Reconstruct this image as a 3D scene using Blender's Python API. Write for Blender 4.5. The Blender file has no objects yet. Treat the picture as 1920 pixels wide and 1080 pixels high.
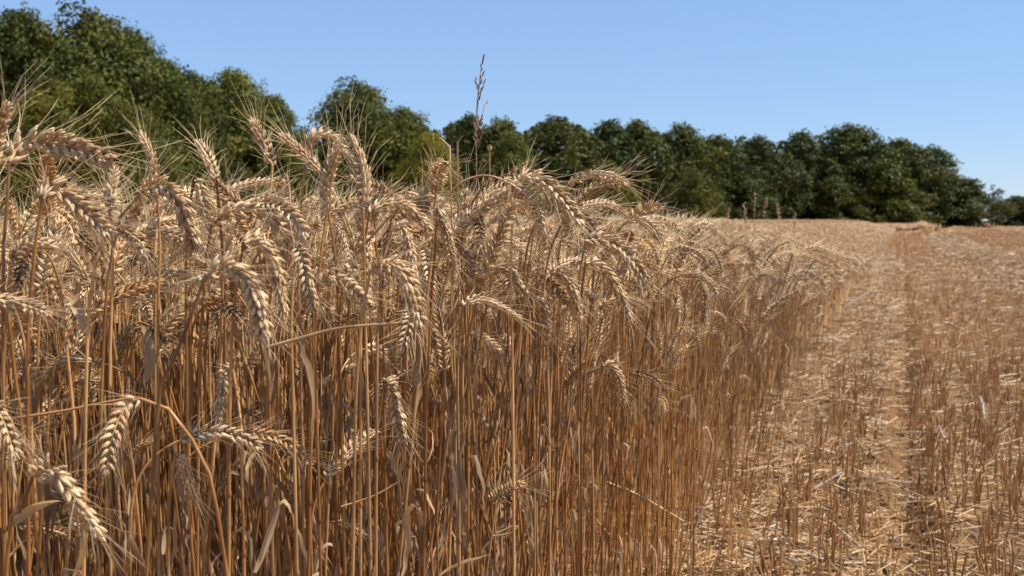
import bpy, math, random
import numpy as np
from mathutils import Vector, Matrix

# ------------------------------------------------------------------ camera, sky, sun, exposure
SC = bpy.context.scene
COL = SC.collection
R = math.radians
H = 0.82                       # eye height above the field
FPX = 1867.0                   # focal length in pixels of the 1920 px wide photograph
PITCH = math.atan(128 / FPX)
cam = bpy.data.cameras.new('camera')
cam.sensor_width = 36.0
cam.lens = 36.0 * FPX / 1920
cam.clip_start = 0.05
cam.clip_end = 3000
cam.dof.use_dof = True
cam.dof.focus_distance = 1.15
cam.dof.aperture_fstop = 13.0
cam_o = bpy.data.objects.new('camera', cam)
cam_o.location = (0, 0, H)
cam_o.rotation_euler = (math.pi / 2 - PITCH, 0, 0)
COL.objects.link(cam_o)
SC.camera = cam_o

SUN_EL, SUN_AZ = 57.0, 95.0   # azimuth clockwise from the view direction (+Y): to the right
W = bpy.data.worlds.new('World')
SC.world = W
W.use_nodes = True
wn, wl = W.node_tree.nodes, W.node_tree.links
wn.clear()
sky = wn.new('ShaderNodeTexSky')
sky.sky_type = 'NISHITA'
sky.sun_disc = False
sky.sun_elevation = R(SUN_EL)
sky.sun_rotation = R(SUN_AZ)
sky.altitude = 0
sky.air_density = 1.0
sky.dust_density = 0.0
sky.ozone_density = 4.5
bg = wn.new('ShaderNodeBackground')
bg.inputs['Strength'].default_value = 0.095
wo = wn.new('ShaderNodeOutputWorld')
tint = wn.new('ShaderNodeMix'); tint.data_type = 'RGBA'; tint.blend_type = 'MULTIPLY'; tint.inputs[0].default_value = 1.0
tint.inputs[7].default_value = (1.0, 1.03, 1.13, 1)          # a cleaner, bluer air than the model's, the same all over the sky
wl.new(sky.outputs[0], tint.inputs[6])
even = wn.new('ShaderNodeMix'); even.data_type = 'RGBA'; even.inputs[0].default_value = 0.5
even.inputs[7].default_value = (2.65, 4.25, 6.9, 1)         # summer air scattering evens the sky out
wl.new(tint.outputs[2], even.inputs[6])
wl.new(even.outputs[2], bg.inputs[0])
wl.new(bg.outputs[0], wo.inputs[0])

sl = bpy.data.lights.new('sun', 'SUN')
sl.energy = 5.0
sl.angle = R(0.53)
sl.color = (1.0, 0.92, 0.80)
so = bpy.data.objects.new('sun', sl)
sd = Vector((math.sin(R(SUN_AZ)) * math.cos(R(SUN_EL)), math.cos(R(SUN_AZ)) * math.cos(R(SUN_EL)), math.sin(R(SUN_EL))))
so.rotation_euler = sd.to_track_quat('Z', 'Y').to_euler()
so.location = (20, -10, 30)
COL.objects.link(so)

SC.view_settings.view_transform = 'Standard'
SC.view_settings.look = 'None'
SC.view_settings.exposure = 0.45
SC.view_settings.gamma = 1.0
SC.view_settings.use_curve_mapping = False
SC.render.engine = 'CYCLES'
SC.cycles.use_denoising = True
SC.cycles.max_bounces = 5
SC.cycles.diffuse_bounces = 2
SC.cycles.glossy_bounces = 2
SC.cycles.transmission_bounces = 3
SC.cycles.transparent_max_bounces = 4

rng = np.random.default_rng(11)
random.seed(11)

# ------------------------------------------------------------------ helpers
def at(px, py, d):
    """point at distance d (along +Y) seen at pixel (px, py) of the 1920x1080 photograph"""
    c, s = math.cos(PITCH), math.sin(PITCH)
    x, y = (px - 960) / FPX, (540 - py) / FPX
    v = np.array([x, c + y * s, -s + y * c])
    return np.array([0, 0, H]) + v * (d / v[1])

class MB:
    """collects vertices, faces and a colour per vertex; build() links ONE mesh"""
    def __init__(s):
        s.V, s.C, s.F3, s.F4, s.n = [], [], [], [], 0
    def add(s, V, F, C=1.0):
        V = np.asarray(V, float)
        F = np.asarray(F, int)
        if len(V) == 0 or len(F) == 0:
            return
        s.V.append(V)
        if np.isscalar(C):
            C = np.full((len(V), 3), C)
        C = np.asarray(C, float)
        if C.ndim == 1:
            C = np.tile(C, (len(V), 1))
        s.C.append(C)
        (s.F3 if F.shape[1] == 3 else s.F4).append(F + s.n)
        s.n += len(V)
    def arrays(s):
        V = np.concatenate(s.V); C = np.concatenate(s.C)
        F3 = np.concatenate(s.F3) if s.F3 else np.zeros((0, 3), int)
        F4 = np.concatenate(s.F4) if s.F4 else np.zeros((0, 4), int)
        return V, F3, F4, C
    def mesh(s, name, mat, smooth=True):
        V, F3, F4, C = s.arrays()
        return make_mesh(name, V, F3, F4, C, mat, smooth)

def make_mesh(name, V, F3, F4, C, mat, smooth=True):
    me = bpy.data.meshes.new(name)
    me.vertices.add(len(V)); me.vertices.foreach_set('co', V.astype(np.float32).ravel())
    nl = len(F3) * 3 + len(F4) * 4
    me.loops.add(nl)
    me.loops.foreach_set('vertex_index', np.concatenate([F3.ravel(), F4.ravel()]).astype(np.int32))
    npoly = len(F3) + len(F4)
    me.polygons.add(npoly)
    st = np.concatenate([np.arange(len(F3)) * 3, len(F3) * 3 + np.arange(len(F4)) * 4]).astype(np.int32)
    me.polygons.foreach_set('loop_start', st)
    me.polygons.foreach_set('use_smooth', np.full(npoly, bool(smooth)))
    ca = me.color_attributes.new('Col', 'FLOAT_COLOR', 'POINT')
    c4 = np.ones((len(V), 4), np.float32); c4[:, :3] = C
    ca.data.foreach_set('color', c4.ravel())
    me.update(calc_edges=True)
    me.validate()
    if mat:
        me.materials.append(mat)
    return me

def link(name, data, parent=None, loc=None, label=None, cat=None, group=None, kind=None):
    o = bpy.data.objects.new(name, data)
    COL.objects.link(o)
    if parent: o.parent = parent
    if loc is not None: o.location = loc
    if label: o['label'] = label
    if cat: o['category'] = cat
    if group: o['group'] = group
    if kind: o['kind'] = kind
    return o

def unit(v):
    v = np.asarray(v, float)
    return v / (np.linalg.norm(v, axis=-1, keepdims=True) + 1e-12)

def catmull(P, n):
    """smooth curve through the points P, n samples evenly spaced by length"""
    P = np.asarray(P, float)
    if len(P) == 2:
        return P[0] + (P[1] - P[0]) * np.linspace(0, 1, n)[:, None]
    Q = np.vstack([2 * P[0] - P[1], P, 2 * P[-1] - P[-2]])
    out = []
    for i in range(1, len(Q) - 2):
        t = np.linspace(0, 1, 16, endpoint=False)[:, None]
        p0, p1, p2, p3 = Q[i - 1], Q[i], Q[i + 1], Q[i + 2]
        out.append(0.5 * (2 * p1 + (p2 - p0) * t + (2 * p0 - 5 * p1 + 4 * p2 - p3) * t ** 2 + (3 * p1 - p0 - 3 * p2 + p3) * t ** 3))
    out.append(P[-1:])
    return resample(np.vstack(out), n)

def resample(P, n):
    L = np.concatenate([[0], np.cumsum(np.linalg.norm(np.diff(P, axis=0), axis=1))])
    t = np.linspace(0, L[-1], n)
    return np.stack([np.interp(t, L, P[:, k]) for k in range(3)], 1)

def frames(P, up=(0.3, 1, 0.2)):
    """tangent, side, normal along a curve (parallel transport)"""
    T = unit(np.gradient(P, axis=0))
    S = np.zeros_like(P); N = np.zeros_like(P)
    s = np.cross(T[0], up)
    if np.linalg.norm(s) < 1e-3: s = np.cross(T[0], (1, 0.1, 0))
    for i in range(len(P)):
        s = s - T[i] * np.dot(s, T[i]); s = unit(s)
        S[i] = s; N[i] = np.cross(T[i], s)
    return T, S, N

def tube(P, r, sides=5, cap=True, up=(0.3, 1, 0.2)):
    P = np.asarray(P, float); r = np.broadcast_to(np.asarray(r, float), (len(P),))
    T, S, N = frames(P, up)
    a = np.arange(sides) * 2 * np.pi / sides
    V = (P[:, None] + r[:, None, None] * (np.cos(a)[None, :, None] * S[:, None] + np.sin(a)[None, :, None] * N[:, None])).reshape(-1, 3)
    F = []
    for i in range(len(P) - 1):
        for j in range(sides):
            k = (j + 1) % sides
            F.append((i * sides + j, i * sides + k, (i + 1) * sides + k, (i + 1) * sides + j))
    return V, np.array(F)

def ribbon(P, w, up=(0.3, 1, 0.2), twist=0.0, fold=0.25):
    """a leaf blade: three vertices across with a keel"""
    P = np.asarray(P, float); n = len(P)
    w = np.broadcast_to(np.asarray(w, float), (n,))
    T, S, N = frames(P, up)
    tw = np.linspace(0, twist, n)
    A = np.cos(tw)[:, None] * S + np.sin(tw)[:, None] * N
    B = np.cross(T, A)
    V = np.stack([P - A * w[:, None] / 2, P + B * (w * fold)[:, None], P + A * w[:, None] / 2], 1).reshape(-1, 3)
    F = []
    for i in range(n - 1):
        for j in range(2):
            F.append((i * 3 + j, i * 3 + j + 1, i * 3 + j + 4, i * 3 + j + 3))
    return V, np.array(F)

# ------------------------------------------------------------------ materials
def ramp_mix(nt, fac, c1, c2):
    m = nt.nodes.new('ShaderNodeMix'); m.data_type = 'RGBA'
    if fac is not None: nt.links.new(fac, m.inputs[0])
    for k, c in ((6, c1), (7, c2)):
        if isinstance(c, tuple): m.inputs[k].default_value = (*c, 1)
        else: nt.links.new(c, m.inputs[k])
    return m.outputs[2]

def math_node(nt, op, a, b=None, c=None):
    m = nt.nodes.new('ShaderNodeMath'); m.operation = op
    for i, v in enumerate((a, b, c)):
        if v is None: continue
        if isinstance(v, (int, float)): m.inputs[i].default_value = v
        else: nt.links.new(v, m.inputs[i])
    return m.outputs[0]

def noise(nt, scale, detail=3.0, vec=None, rough=0.55):
    n = nt.nodes.new('ShaderNodeTexNoise')
    n.inputs['Scale'].default_value = scale
    n.inputs['Detail'].default_value = detail
    n.inputs['Roughness'].default_value = rough
    if vec is not None: nt.links.new(vec, n.inputs['Vector'])
    return n.outputs['Fac']

def straw_material(name, c_lo, c_hi, nscale, rough=0.45, transl=0.0, stretch=(1, 1, 1), vary=0.35, spec=0.4):
    """dry plant: a colour between two tones by noise, times the vertex colour and a little variation per object"""
    m = bpy.data.materials.new(name); m.use_nodes = True
    nt = m.node_tree; nt.nodes.clear()
    geo = nt.nodes.new('ShaderNodeNewGeometry')
    mp = nt.nodes.new('ShaderNodeMapping'); mp.inputs['Scale'].default_value = stretch
    nt.links.new(geo.outputs['Position'], mp.inputs['Vector'])
    f = noise(nt, nscale, 3.0, mp.outputs[0])
    f = math_node(nt, 'MULTIPLY_ADD', f, 2.2, -0.6); nt.nodes[-1].use_clamp = True
    c = ramp_mix(nt, f, c_lo, c_hi)
    at_ = nt.nodes.new('ShaderNodeAttribute'); at_.attribute_name = 'Col'
    mul = nt.nodes.new('ShaderNodeMix'); mul.data_type = 'RGBA'; mul.blend_type = 'MULTIPLY'; mul.inputs[0].default_value = 1
    nt.links.new(c, mul.inputs[6]); nt.links.new(at_.outputs['Color'], mul.inputs[7])
    oi = nt.nodes.new('ShaderNodeObjectInfo')
    v = math_node(nt, 'MULTIPLY_ADD', oi.outputs['Random'], vary, 1 - vary / 2)
    hs = nt.nodes.new('ShaderNodeHueSaturation')
    nt.links.new(v, hs.inputs['Value']); nt.links.new(mul.outputs[2], hs.inputs['Color'])
    p = nt.nodes.new('ShaderNodeBsdfPrincipled')
    nt.links.new(hs.outputs[0], p.inputs['Base Color'])
    p.inputs['Roughness'].default_value = rough
    p.inputs['Specular IOR Level'].default_value = spec
    out = nt.nodes.new('ShaderNodeOutputMaterial')
    if transl > 0:
        t = nt.nodes.new('ShaderNodeBsdfTranslucent'); nt.links.new(hs.outputs[0], t.inputs['Color'])
        mx = nt.nodes.new('ShaderNodeMixShader'); mx.inputs[0].default_value = transl
        nt.links.new(p.outputs[0], mx.inputs[1]); nt.links.new(t.outputs[0], mx.inputs[2])
        nt.links.new(mx.outputs[0], out.inputs[0])
    else:
        nt.links.new(p.outputs[0], out.inputs[0])
    return m

M = {}
M['stem'] = straw_material('straw_stem', (0.17, 0.060, 0.016), (0.57, 0.298, 0.108), 60, 0.38, 0.0, (1, 1, 0.12), 0.5, 0.5)
M['ear'] = straw_material('wheat_ear', (0.37, 0.185, 0.062), (0.88, 0.665, 0.40), 130, 0.42, 0.08, (1, 1, 1), 0.35, 0.45)
M['awn'] = straw_material('wheat_awn', (0.58, 0.40, 0.20), (0.72, 0.53, 0.30), 40, 0.4, 0.12, (1, 1, 1), 0.3, 0.5)
M['leaf'] = straw_material('dry_leaf', (0.33, 0.20, 0.095), (0.60, 0.43, 0.25), 45, 0.55, 0.25, (1, 1, 0.4), 0.5, 0.3)
M['stubble'] = straw_material('cut_straw', (0.33, 0.146, 0.050), (0.57, 0.315, 0.132), 50, 0.45, 0.0, (1, 1, 0.2), 0.4, 0.4)
M['litter'] = straw_material('loose_straw', (0.30, 0.150, 0.056), (0.62, 0.405, 0.19), 35, 0.45, 0.0, (1, 1, 1), 0.4, 0.4)
M['pale'] = straw_material('bleached_straw', (0.62, 0.54, 0.42), (0.80, 0.74, 0.63), 50, 0.5, 0.05, (1, 1, 1), 0.2, 0.3)
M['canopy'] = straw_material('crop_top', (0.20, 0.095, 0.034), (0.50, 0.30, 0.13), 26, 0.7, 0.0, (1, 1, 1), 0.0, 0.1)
M['soil'] = straw_material('soil_clod', (0.10, 0.066, 0.040), (0.25, 0.165, 0.098), 40, 0.9, 0.0, (1, 1, 1), 0.5, 0.1)
M['weed'] = straw_material('dry_weed', (0.27, 0.155, 0.095), (0.44, 0.29, 0.185), 60, 0.6, 0.1, (1, 1, 1), 0.3, 0.2)
M['bark'] = straw_material('bark', (0.05, 0.038, 0.026), (0.13, 0.10, 0.075), 3, 0.9, 0.0, (1, 1, 0.3), 0.4, 0.1)

def foliage_material():
    m = bpy.data.materials.new('foliage'); m.use_nodes = True
    nt = m.node_tree; nt.nodes.clear()
    at_ = nt.nodes.new('ShaderNodeAttribute'); at_.attribute_name = 'Col'
    oi = nt.nodes.new('ShaderNodeObjectInfo')
    c = ramp_mix(nt, oi.outputs['Random'], (0.050, 0.058, 0.010), (0.088, 0.090, 0.012))
    c2 = nt.nodes.new('ShaderNodeMix'); c2.data_type = 'RGBA'; c2.blend_type = 'MULTIPLY'; c2.inputs[0].default_value = 1
    nt.links.new(c, c2.inputs[6]); nt.links.new(at_.outputs['Color'], c2.inputs[7])
    # object colour: the kind of tree (white = as above)
    c3 = nt.nodes.new('ShaderNodeMix'); c3.data_type = 'RGBA'; c3.blend_type = 'MULTIPLY'; c3.inputs[0].default_value = 1
    nt.links.new(c2.outputs[2], c3.inputs[6]); nt.links.new(oi.outputs['Color'], c3.inputs[7])
    p = nt.nodes.new('ShaderNodeBsdfPrincipled')
    nt.links.new(c3.outputs[2], p.inputs['Base Color'])
    p.inputs['Roughness'].default_value = 0.55
    p.inputs['Specular IOR Level'].default_value = 0.25
    t = nt.nodes.new('ShaderNodeBsdfTranslucent'); nt.links.new(c3.outputs[2], t.inputs['Color'])
    mx = nt.nodes.new('ShaderNodeMixShader'); mx.inputs[0].default_value = 0.22
    nt.links.new(p.outputs[0], mx.inputs[1]); nt.links.new(t.outputs[0], mx.inputs[2])
    out = nt.nodes.new('ShaderNodeOutputMaterial'); nt.links.new(mx.outputs[0], out.inputs[0])
    return m
M['foliage'] = foliage_material()

ROW = 0.391        # drill rows and the crop edge run along (ROW, 1)
UE = -0.47         # lateral place of the crop edge: u = x - ROW * y
def ground_material():
    m = bpy.data.materials.new('field_soil'); m.use_nodes = True
    nt = m.node_tree; nt.nodes.clear()
    geo = nt.nodes.new('ShaderNodeNewGeometry')
    mp = nt.nodes.new('ShaderNodeMapping'); mp.inputs['Rotation'].default_value = (0, 0, math.atan(ROW))
    nt.links.new(geo.outputs['Position'], mp.inputs['Vector'])
    st = nt.nodes.new('ShaderNodeMapping'); st.inputs['Scale'].default_value = (1, 0.18, 1)
    nt.links.new(mp.outputs[0], st.inputs['Vector'])
    big = noise(nt, 0.9, 4, st.outputs[0])
    mid = noise(nt, 9, 5, geo.outputs['Position'], 0.65)
    fine = noise(nt, 70, 4, geo.outputs['Position'], 0.7)
    a = math_node(nt, 'MULTIPLY_ADD', mid, 1.6, -0.4)
    a = math_node(nt, 'MULTIPLY_ADD', fine, 0.9, a)
    a = math_node(nt, 'MULTIPLY_ADD', big, 0.8, a)
    a = math_node(nt, 'MULTIPLY_ADD', a, 0.9, -0.45); nt.nodes[-1].use_clamp = True
    st2 = nt.nodes.new('ShaderNodeMapping'); st2.inputs['Scale'].default_value = (0.55, 0.02, 1)
    nt.links.new(mp.outputs[0], st2.inputs['Vector'])
    band = noise(nt, 1.0, 3, st2.outputs[0])
    a = math_node(nt, 'MULTIPLY_ADD', band, 1.1, a)
    a = math_node(nt, 'ADD', a, -0.5); nt.nodes[-1].use_clamp = True
    c = ramp_mix(nt, a, (0.115, 0.060, 0.028), (0.33, 0.185, 0.080))
    p = nt.nodes.new('ShaderNodeBsdfPrincipled')
    nt.links.new(c, p.inputs['Base Color'])
    p.inputs['Roughness'].default_value = 0.9
    p.inputs['Specular IOR Level'].default_value = 0.1
    b = nt.nodes.new('ShaderNodeBump'); b.inputs['Strength'].default_value = 0.9; b.inputs['Distance'].default_value = 0.02
    nt.links.new(fine, b.inputs['Height']); nt.links.new(b.outputs[0], p.inputs['Normal'])
    out = nt.nodes.new('ShaderNodeOutputMaterial'); nt.links.new(p.outputs[0], out.inputs[0])
    return m
M['ground'] = ground_material()

# ------------------------------------------------------------------ ground
_lat = rng.random((64, 64))
def vnoise(x, y):
    xi = np.floor(x).astype(int); yi = np.floor(y).astype(int)
    fx = x - xi; fy = y - yi
    fx = fx * fx * (3 - 2 * fx); fy = fy * fy * (3 - 2 * fy)
    g = lambda a, b: _lat[a % 64, b % 64]
    return (g(xi, yi) * (1 - fx) + g(xi + 1, yi) * fx) * (1 - fy) + (g(xi, yi + 1) * (1 - fx) + g(xi + 1, yi + 1) * fx) * fy - 0.5

def bump(x, c, w):
    return np.exp(-((x - c) / w) ** 2)

def ground_z(x, y):
    x = np.asarray(x, float); y = np.asarray(y, float)
    u = x - ROW * y
    near = np.clip((30 - y) / 25, 0, 1)
    z = near * (0.030 * vnoise(x * 7, y * 7) + 0.020 * vnoise(x * 19 + 7, y * 19) + 0.05 * vnoise(x * 1.5, y * 1.5 + 3))
    z = z - 0.055 * bump(u, 0.040, 0.035) + 0.018 * bump(u, -0.05, 0.05) + 0.02 * bump(u, 0.14, 0.05)
    # swaths of straw left by the combine
    uu = u + 0.15 * np.sin(y * 0.35)
    z = z + 0.26 * bump(uu, 1.65, 0.36) * (0.8 + 0.5 * vnoise(x * 3, y * 3)) + 0.22 * bump(uu, 5.4, 0.7) + 0.25 * bump(uu, 10.0, 1.0) + 0.25 * bump(uu, 15.5, 1.2)
    # long low swell of the field
    z = z + 0.5 * np.clip((y - 35) / 120, 0, 1) ** 2 * np.clip(-u / 40, -0.2, 1)
    return z

def build_ground():
    us = np.unique(np.concatenate([-np.geomspace(1.2, 420, 40), np.linspace(-1.2, 3.2, 110), np.linspace(3.2, 18, 60), np.geomspace(14, 420, 34)]))
    ys = np.unique(np.concatenate([np.linspace(-60, 0.4, 10), np.linspace(0.4, 8, 130), np.geomspace(8, 900, 130)]))
    U, Y = np.meshgrid(us, ys)
    X = U + ROW * Y
    V = np.stack([X, Y, ground_z(X, Y)], -1).reshape(-1, 3)
    nx = len(us)
    i, j = np.meshgrid(np.arange(nx - 1), np.arange(len(ys) - 1))
    b = (j * nx + i).ravel()
    F = np.stack([b, b + 1, b + nx + 1, b + nx], 1)
    me = make_mesh('field_ground', V, np.zeros((0, 3), int), F, np.ones((len(V), 3)), M['ground'])
    link('field_ground', me, kind='structure')
build_ground()

# ------------------------------------------------------------------ wheat pieces
def floret(L, r, sides, rings, lean=0.0, bend=0.0):
    prof = {1: ([0.45], [1.0]), 2: ([0.28, 0.66], [0.95, 0.8]), 3: ([0.18, 0.48, 0.78], [0.72, 1.0, 0.62])}[rings]
    V = [(0, 0, 0)]
    for t, k in zip(*prof):
        for j in range(sides):
            a = 2 * math.pi * j / sides
            V.append((r * k * math.cos(a), r * k * 0.8 * math.sin(a), t * L))
    V.append((0, 0, L))
    V = np.array(V, float)
    V[:, 0] += bend * (V[:, 2] / L) ** 2 * L
    F = []
    for j in range(sides):
        k = (j + 1) % sides
        F.append((0, 1 + k, 1 + j))
        for i in range(rings - 1):
            a, b = 1 + i * sides, 1 + (i + 1) * sides
            F += [(a + j, a + k, b + k), (a + j, b + k, b + j)]
        e = 1 + (rings - 1) * sides
        F.append((e + j, e + k, len(V) - 1))
    c, s = math.cos(lean), math.sin(lean)
    x, z = V[:, 0].copy(), V[:, 2].copy()
    V[:, 0] = c * x + s * z; V[:, 2] = -s * x + c * z
    return V, np.array(F)

def spikelet(lod, rs):
    """local frame: z along the spikelet, x the fan of its florets, y away from the axis of the ear"""
    V, F, C, n = [], [], [], 0
    k = 0.001
    if lod == 0:
        specs = [(-0.34, -2.0, 0.6, 12.5, 2.1), (0.34, 2.0, 0.6, 12.5, 2.1), (0.0, 0, 1.6, 13.0, 2.0), (-0.20, -2.8, -0.8, 8.6, 1.7), (0.20, 2.8, -0.8, 8.6, 1.7)]
        sides, rings = 5, 3
    elif lod == 1:
        specs = [(-0.34, -2.0, 0.5, 12.5, 2.4), (0.34, 2.0, 0.5, 12.5, 2.4), (0.0, 0, 1.2, 13, 2.0)]
        sides, rings = 4, 1
    else:
        specs = [(0.0, 0, 0.6, 13.5, 4.0)]
        sides, rings = 4, 1
    for lean, x, y, L, r in specs:
        L *= rs.uniform(0.9, 1.1)
        v, f = floret(L * k, r * k, sides, rings, lean + rs.normal(0, 0.05), 0.0)
        v = v + np.array([x * k * 0.6, y * k, 0])
        V.append(v); F.append(f + n); n += len(v)
        C.append(np.full((len(v), 3), rs.uniform(0.82, 1.12)))
    return np.vstack(V), np.vstack(F), np.vstack(C)

def straw_tint(rs):
    """one straw's own colour: bleached, golden or rusty"""
    q = rs.random()
    if q < 0.36: return np.array([1.22, 1.33, 1.52]) * rs.uniform(0.85, 1.08)
    if q < 0.72: return np.array([1.0, 1.0, 1.0]) * rs.uniform(0.78, 1.1)
    return np.array([0.92, 0.80, 0.62]) * rs.uniform(0.75, 1.05)

def ear_tint(rs):
    """one ear's own colour: cream, tan or weathered brown"""
    q = rs.random()
    if q < 0.35: return np.array([1.12, 1.16, 1.24])
    if q < 0.75: return np.array([0.97, 0.93, 0.86])
    if q < 0.90: return np.array([0.80, 0.66, 0.50])
    return np.array([0.60, 0.48, 0.38])

def spikelet_places(P, rs, scale=1.0, n=20):
    """matrices for the spikelets along an ear curve"""
    Lc = np.linalg.norm(np.diff(P, axis=0), axis=1).sum()
    n = max(8, int(round(Lc / 0.0043 / scale)))
    n = min(n, 24)
    Q = resample(P, 60)
    T, S, N = frames(Q, unit(rs.normal(0, 1, 3)))
    out = []
    for i in range(n):
        t = (i + 0.3) / n * 0.93
        k = min(59, int(t * 59))
        s = 1 if i % 2 else -1
        taper = (0.72 + 0.28 * math.sin(min(1, (t + 0.12) * 2.2) * math.pi / 2)) * (1 - 0.32 * max(0, t - 0.6) / 0.4)
        ang = R(33 + rs.normal(0, 7)) * (1 - 0.4 * t)
        out_dir = S[k] * s
        z = T[k] * math.cos(ang) + out_dir * math.sin(ang)
        y = unit(out_dir - z * np.dot(out_dir, z))
        x = np.cross(y, z)
        rot = rs.normal(0, 0.15)
        x2 = x * math.cos(rot) + y * math.sin(rot); y2 = np.cross(z, x2)
        sc = scale * taper * rs.uniform(0.93, 1.08)
        A = np.eye(4)
        A[:3, 0], A[:3, 1], A[:3, 2] = x2 * sc, y2 * sc, z * sc
        A[:3, 3] = Q[k] + out_dir * 0.0015 * scale
        out.append(A)
    # one last spikelet at the tip
    A = np.eye(4); sc = 0.8 * scale
    A[:3, 0], A[:3, 1], A[:3, 2], A[:3, 3] = S[-1] * sc, N[-1] * sc, T[-1] * sc, Q[int(59 * 0.93)]
    out.append(A)
    return out

def awn_geometry(mb, mats, rs, scale=1.0, per=1, seg=2, r0=0.00042, keep=1.0, length=1.0):
    n = len(mats)
    for i, A in enumerate(mats):
        z = unit(A[:3, 2]); y = unit(A[:3, 1]); x = unit(A[:3, 0])
        for q in range(per):
            if rs.random() > keep: continue
            off = (q - (per - 1) / 2) * 0.5
            d0 = unit(z + x * (off + rs.normal(0, 0.16)) + y * rs.normal(0.05, 0.16))
            L = length * scale * rs.uniform(0.026, 0.048) * (0.7 + 0.6 * i / n)
            d1 = unit(d0 + x * rs.normal(0, 0.16) + y * rs.uniform(-0.05, 0.30) + np.array([0, 0, -0.06]))
            p0 = A[:3, 3] + A[:3, :3] @ np.array([off * 0.006, 0.001, 0.010])
            p1 = p0 + d0 * L * 0.5
            p2 = p1 + d1 * L * 0.5
            P = np.array([p0, p1, p2]) if seg == 2 else np.array([p0, p0 + (p2 - p0)])
            s = unit(np.cross(d0, (0.31, 0.77, 0.55))); b = np.cross(d0, s)
            a = np.array([s, -0.5 * s + 0.87 * b, -0.5 * s - 0.87 * b])
            r = r0 * scale
            if seg == 2:
                V = np.vstack([p0 + a * r, p1 + a * r * 0.7, [p2]])
                F = [(0, 1, 4), (0, 4, 3), (1, 2, 5), (1, 5, 4), (2, 0, 3), (2, 3, 5), (3, 4, 6), (4, 5, 6), (5, 3, 6)]
            else:
                V = np.vstack([p0 + a * r, [p2]])
                F = [(0, 1, 3), (1, 2, 3), (2, 0, 3)]
            mb.add(V, F, rs.uniform(0.85, 1.15))

def plant_curves(rs, bend, peak=0.86, ear_len=0.088, lean=None, wob=1.0):
    """stem and ear curves in the x-z plane: the stalk leans and arches towards +x by the angle bend"""
    lean = rs.normal(0.02, 0.035) if lean is None else lean
    ped = rs.uniform(0.10, 0.17)
    if bend < 0.7: ped = 0.12
    th_e = lean + (bend - lean) * rs.uniform(0.42, 0.66)
    m = 14
    th1 = lean + (th_e - lean) * (np.linspace(0, 1, m) ** 1.6)
    d1 = ped / m * np.stack([np.sin(th1), 0 * th1, np.cos(th1)], 1)
    th2 = np.linspace(th_e, bend, 14)
    d2 = ear_len / 14 * np.stack([np.sin(th2), 0 * th2, np.cos(th2)], 1)
    up1 = np.vstack([[0, 0, 0], np.cumsum(d1, 0)])
    up2 = up1[-1] + np.vstack([[0, 0, 0], np.cumsum(d2, 0)])
    top = max(up1[:, 2].max(), up2[:, 2].max())
    low = (peak - top) / math.cos(lean)
    zz = np.linspace(0, 1, 9)
    lo = np.stack([zz * low * math.sin(lean), 0.014 * wob * np.sin(zz * math.pi * 2 + rs.uniform(0, 6)) * zz * (1 - zz) * 3, zz * low * math.cos(lean)], 1)
    base = lo[-1]
    stem = np.vstack([lo[:-1], base + up1])
    ear = base + up2
    wig = rs.normal(0, 0.01)
    ear[:, 1] += wig * np.linspace(0, 1, len(ear)) ** 2
    return stem, ear

def stem_geometry(mb, P, rs, sides=5, r0=0.0019, r1=0.0011, tone=1.0, nodes=True, nseg=None):
    if nseg: P = resample(P, nseg)
    n = len(P)
    t = np.linspace(0, 1, n)
    r = r0 + (r1 - r0) * t
    V, F = tube(P, r, sides)
    mb.add(V, F, np.asarray(tone * np.ones(3)) * rs.uniform(0.94, 1.06))
    if nodes:
        L = np.concatenate([[0], np.cumsum(np.linalg.norm(np.diff(P, axis=0), axis=1))])
        for h in (rs.uniform(0.10, 0.16), rs.uniform(0.28, 0.36), rs.uniform(0.50, 0.58)):
            if h > L[-1] * 0.85: continue
            c = np.array([np.interp(h, L, P[:, k]) for k in range(3)])
            e = np.array([np.interp(h + 0.004, L, P[:, k]) for k in range(3)])
            ax = unit(e - c)
            q = np.array([c - ax * 0.003, c - ax * 0.0012, c + ax * 0.0012, c + ax * 0.003])
            V, F = tube(q, np.array([1.0, 1.22, 1.22, 1.0]) * r0 * 0.95, sides)
            mb.add(V, F, np.array([0.62, 0.52, 0.45]) * tone)

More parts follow.
